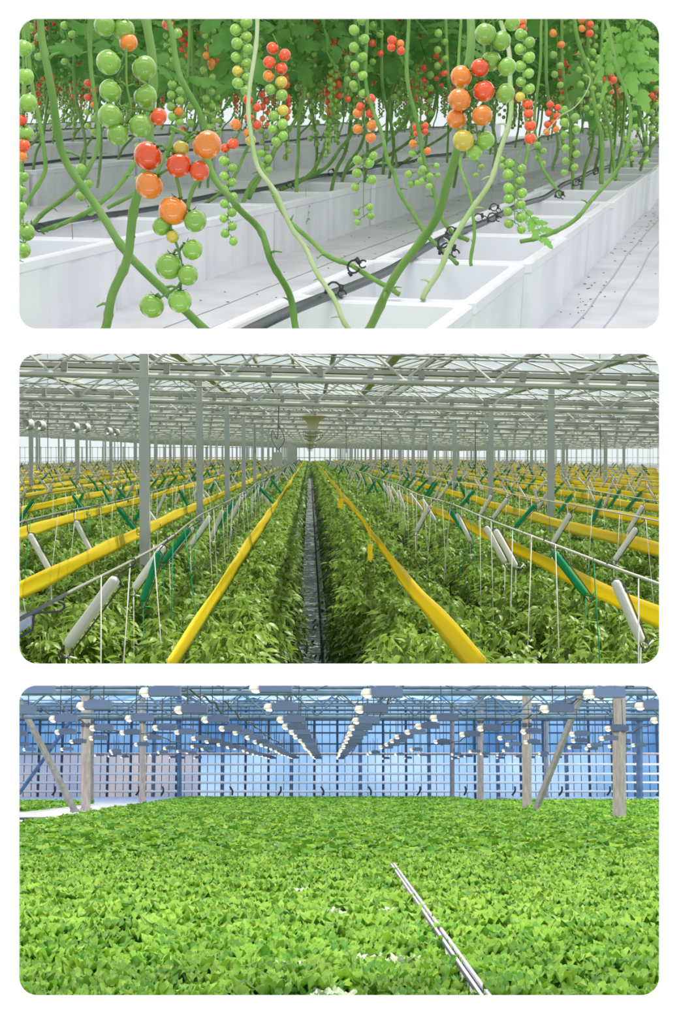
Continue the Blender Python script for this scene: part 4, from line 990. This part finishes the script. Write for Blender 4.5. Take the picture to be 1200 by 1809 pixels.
# ---- posts and braces
def post3(u, v, w_px, lb, vt=1190, m=M_POST3):
    p = G(S3, u, v, -0.15); wd = w_px*p.y/F
    o = thing('hall_post', lb, 'post', S3, p, group='hall posts')
    top = AY(S3, u, vt, p.y)-p; mb = MB(); mb.tube([(0,0,-0.2), tuple(top)], wd*0.68, 4); part('shaft', mb.mesh('hall_post', m, False), o)
    mb = MB(); mb.box((0,0,0.02),(wd*1.5,wd*1.5,0.10)); part('foot', mb.mesh('post_foot', m, False), o)
    mb = MB(); mb.box(tuple(top*0.62), (wd*1.35, wd*1.3, 0.12)); part('clamp', mb.mesh('post_clamp', M_MUL, False), o)
post3(152, 1431, 12, 'weathered post at left, thickest beside the leaning brace')
post3(161, 1416, 7, 'dark thin post just behind the thick left one', m=M_BRACE)
post3(252, 1416, 8, 'weathered post at left, between white path and lettuce corner')
post3(317, 1409, 6, 'thin far post, third thick upright from left against glass', m=M_BEAM3)
post3(1094, 1452, 17, 'thickest weathered post at right, before the right lettuce strip')
post3(931, 1431, 12, 'weathered post at right beside the base of the right brace')
post3(849, 1415, 8, 'weathered post right of centre, third from right')
post3(799, 1408, 6, 'thin far post right of centre, before the glazed wall')
post3(965, 1408, 6, 'thin rusty far post between two thicker right posts')
post3(1130, 1412, 8, 'dark far post near the right edge', m=M_BEAM3)
post3(637, 1404, 5, 'thin grey far post at centre, before the glazed wall', m=M_POST3)
post3(476, 1404, 5, 'thin grey far post left of centre, before the glazed wall', m=M_POST3)
def brace(u0, v0, u1, v1, w_px, lb, m=M_BRACE, y=None):
    b = G(S3, u1, v1, -0.1); 
    if y is not None: b = AY(S3, u1, v1, y)
    t = AY(S3, u0, v0, b.y); mb = MB(); q = (t-b); sd = Vector((q.z,0,-q.x)).normalized(); wd = w_px*b.y/F
    mb.tube([(0,0,0), tuple(q)], wd*0.66, 4); mb.box(tuple(q*0.01), (wd*1.6, wd*1.2, wd*0.6))
    single('brace', mb.mesh('brace', m, False), S3, b, lb, 'brace')
brace(34, 1240, 133, 1434, 9, 'grey leaning brace at left, crossing toward the thick post base')
brace(1040, 1195, 946, 1432, 9, 'grey leaning brace at right, beside the second thick post')
brace(126, 1272, 34, 1402, 5, 'thin dark brace behind, leaning at far left', m=M_BEAM3, y=74)
# ---- roof trusses
def tr3(kind):
    mb = MB(); X = 22
    if kind == 'chords':
        mb.tube([(-X,0,0),(X,0,0)], 0.050, 6); mb.tube([(-X,0.3,0.10),(X,0.3,0.10)], 0.030, 6); mb.tube([(-X,-0.2,0.19),(X,-0.2,0.19)], 0.022, 5)
    else:
        mb.tube([(-X,0,0.62),(X,0,0.62)], 0.045, 6); x = -X; i = 0
        while x < X:
            mb.tube([(x,0,0.04 if i % 2 else 0.6),(x+0.62,0,0.6 if i % 2 else 0.04)], 0.022, 4); x += 0.62; i += 1
    return mb.mesh('hall_truss_'+kind, M_BEAM3, False)
T3 = {k: tr3(k) for k in ('chords', 'web')}
for i, (y, tz) in enumerate(((24, 2.30), (37.5, 2.42), (57, 3.6), (78, 4.6))):
    o = thing('hall_truss', f"blue grey roof truss over the lettuce hall, {ordn(i+1)} from the front", 'truss', S3, (0, y, tz), group='hall roof trusses')
    part('lower_chord', T3['chords'], o); part('web', T3['web'], o, s=(1,1,0.42 if i == 0 else (0.75 if i == 2 else 1)))
for i, x in enumerate((-15,-10.6,-6.3,-1.95,2.4,6.75,11.1,15.5)):
    mb = MB(); mb.box((0, 67.5, 0), (0.12, 27, 0.09)); mb.tube([(0.35,54,-0.05),(0.35,81,-0.05)], 0.022, 4)
    single('roof_gutter', mb.mesh('roof_gutter', M_RAILW if i % 2 else M_BEAM3, False), S3, (x, 0, 4.42), f"lengthwise roof gutter over the lettuce hall, {ordn(i+1)} from the left", 'gutter', 'hall roof gutters')
mb = MB()
for i in range(-5, 5):
    x0 = -1.95+4.35*i; xm = x0+2.175; x1 = x0+4.35
    for a_, b_ in ((x0, xm), (x1, xm)): mb.quad((a_,64,4.6),(b_,64,5.15),(b_,81,5.15),(a_,81,4.6))
single('ceiling', mb.mesh('hall_roof', M_ROOFP, False), S3, (0,0,0), kind='structure')
# ---- lamps
def lamp_parts():
    mb = MB(); mb.box((0.20,0,0.02),(0.33,0.20,0.10)); mb.box((0.19,0,0.075),(0.20,0.14,0.03)); mb.box((0.04,0,0.03),(0.06,0.05,0.05)); h = mb.mesh('lamp_housing', M_HOUS, False)
    mb = MB(); mb.lathe([(0.045,0.06),(0.062,0.045),(0.075,0.01),(0.078,-0.012),(0.073,-0.012),(0.068,0.01),(0.055,0.038),(0.04,0.052)], 16); r = mb.mesh('lamp_reflector', M_REFL)
    mb = MB(); prof = [(max(0.001, 0.050*math.sin(math.pi*i/8)), -0.010-0.030*math.cos(math.pi*i/8)) for i in range(9)]; mb.lathe(prof, 14); b = mb.mesh('lamp_bulb', M_BULB)
    mb = MB(); mb.tube([(0.10,0,0.08),(0.10,0,0.55)], 0.007, 4); mb.tube([(0.27,0,0.08),(0.27,0,0.55)], 0.007, 4); g = mb.mesh('lamp_hanger', M_CAB, False)
    return h, r, b, g
LH, LR, LB, LG = lamp_parts()
chains = [-0.75+1.185*k for k in range(-9, 11)]
for ci, x in enumerate(chains):
    c_ = 0
    for n in range(4, 21):
        y = n*3.9+(0.0 if abs(ci-9) < 2 else rnd.uniform(-.3,.3)) - (0.6 if ci % 2 else 0)
        if not (-0.235*y < x < 0.235*y): continue
        if abs(ci-8.5) > 2 and rnd.random() < (0.55 if n > 9 else 0.22): continue
        c_ += 1; L_ = ci <= 8
        q = (9-ci) if ci <= 8 else (ci-8)
        o = thing('grow_lamp', f"lit hanging grow lamp, {ordn(c_)} from the front in the {ordn(q)} chain {'left' if L_ else 'right'} of centre", 'lamp', S3, (x+rnd.uniform(-.03,.03), y, 1.83+rnd.uniform(-.02,.02)), rnd.uniform(-.04,.04), 1.0, 'lit hanging grow lamps')
        part('housing', LH, o); r_ = part('reflector', LR, o); part('bulb', LB, r_); part('hanger', LG, o, s=(1,1,min(1.0, (0.060*y-0.83)/0.55)))
# ---- cables
def cable(pts, lb, r=0.022, zig=0.03):
    P = [G(S3, u, v, 2.12) for u, v in pts]; o_ = P[0]; Q = smooth_pts([q-o_ for q in P], 6)
    Q = [q+Vector((0, 0, zig*math.sin(i*1.9)+zig*0.5*math.sin(i*0.7))) for i, q in enumerate(Q)]
    mb = MB(); mb.tube(Q, [r*(0.5+0.5*i/len(Q)) for i in range(len(Q))] , 5); single('power_cable', mb.mesh('power_cable', M_CAB), S3, o_, lb, 'cable', 'sagging power cables')
cable([(33,1247),(87,1257),(130,1268),(160,1280),(180,1290),(220,1293),(253,1295),(303,1308),(340,1318),(380,1330)], 'dark power cable sagging between lamps at left, the longest one')
cable([(396,1240),(423,1265),(450,1283),(477,1303),(503,1320)], 'dark power cable descending between lamp chains left of centre')
cable([(724,1205),(690,1230),(680,1253),(660,1277),(640,1300),(630,1317),(620,1332)], 'dark power cable descending between lamp chains right of centre')
cable([(1120,1213),(1063,1230),(1013,1240),(980,1250),(940,1263),(897,1277),(847,1293),(813,1307),(780,1317)], 'dark power cable sagging behind the thick posts at right')
cable([(940,1313),(920,1316),(900,1317),(890,1325),(880,1333)], 'short dark cable end by the right posts')
cable([(300,1218),(350,1225),(385,1250),(395,1275)], 'dark power cable hanging at the top left of centre')
cable([(1165,1277),(1120,1290),(1080,1305),(1035,1317)], 'dark power cable at the right edge above the pipes')
# ---- short hoses at the wall foot
for i, u in enumerate((92,163,240,285,410,491,571,655,737,820,905,988,1073,1160)):
    p = AY(S3, u, 1405, 80.5); t = AY(S3, u+rnd.choice((-4,2,5)), 1389, 80.5)-p; mb = MB(); mb.tube(smooth_pts([(0,0,0), tuple(t*0.5+Vector((0.08,0,0))), tuple(t)], 4), 0.055, 5)
    single('riser_hose', mb.mesh('riser_hose', M_CAB), S3, p, f"short black riser hose at the foot of the glazed wall, {ordn(i+1)} from the left", 'hose', 'short black riser hoses')
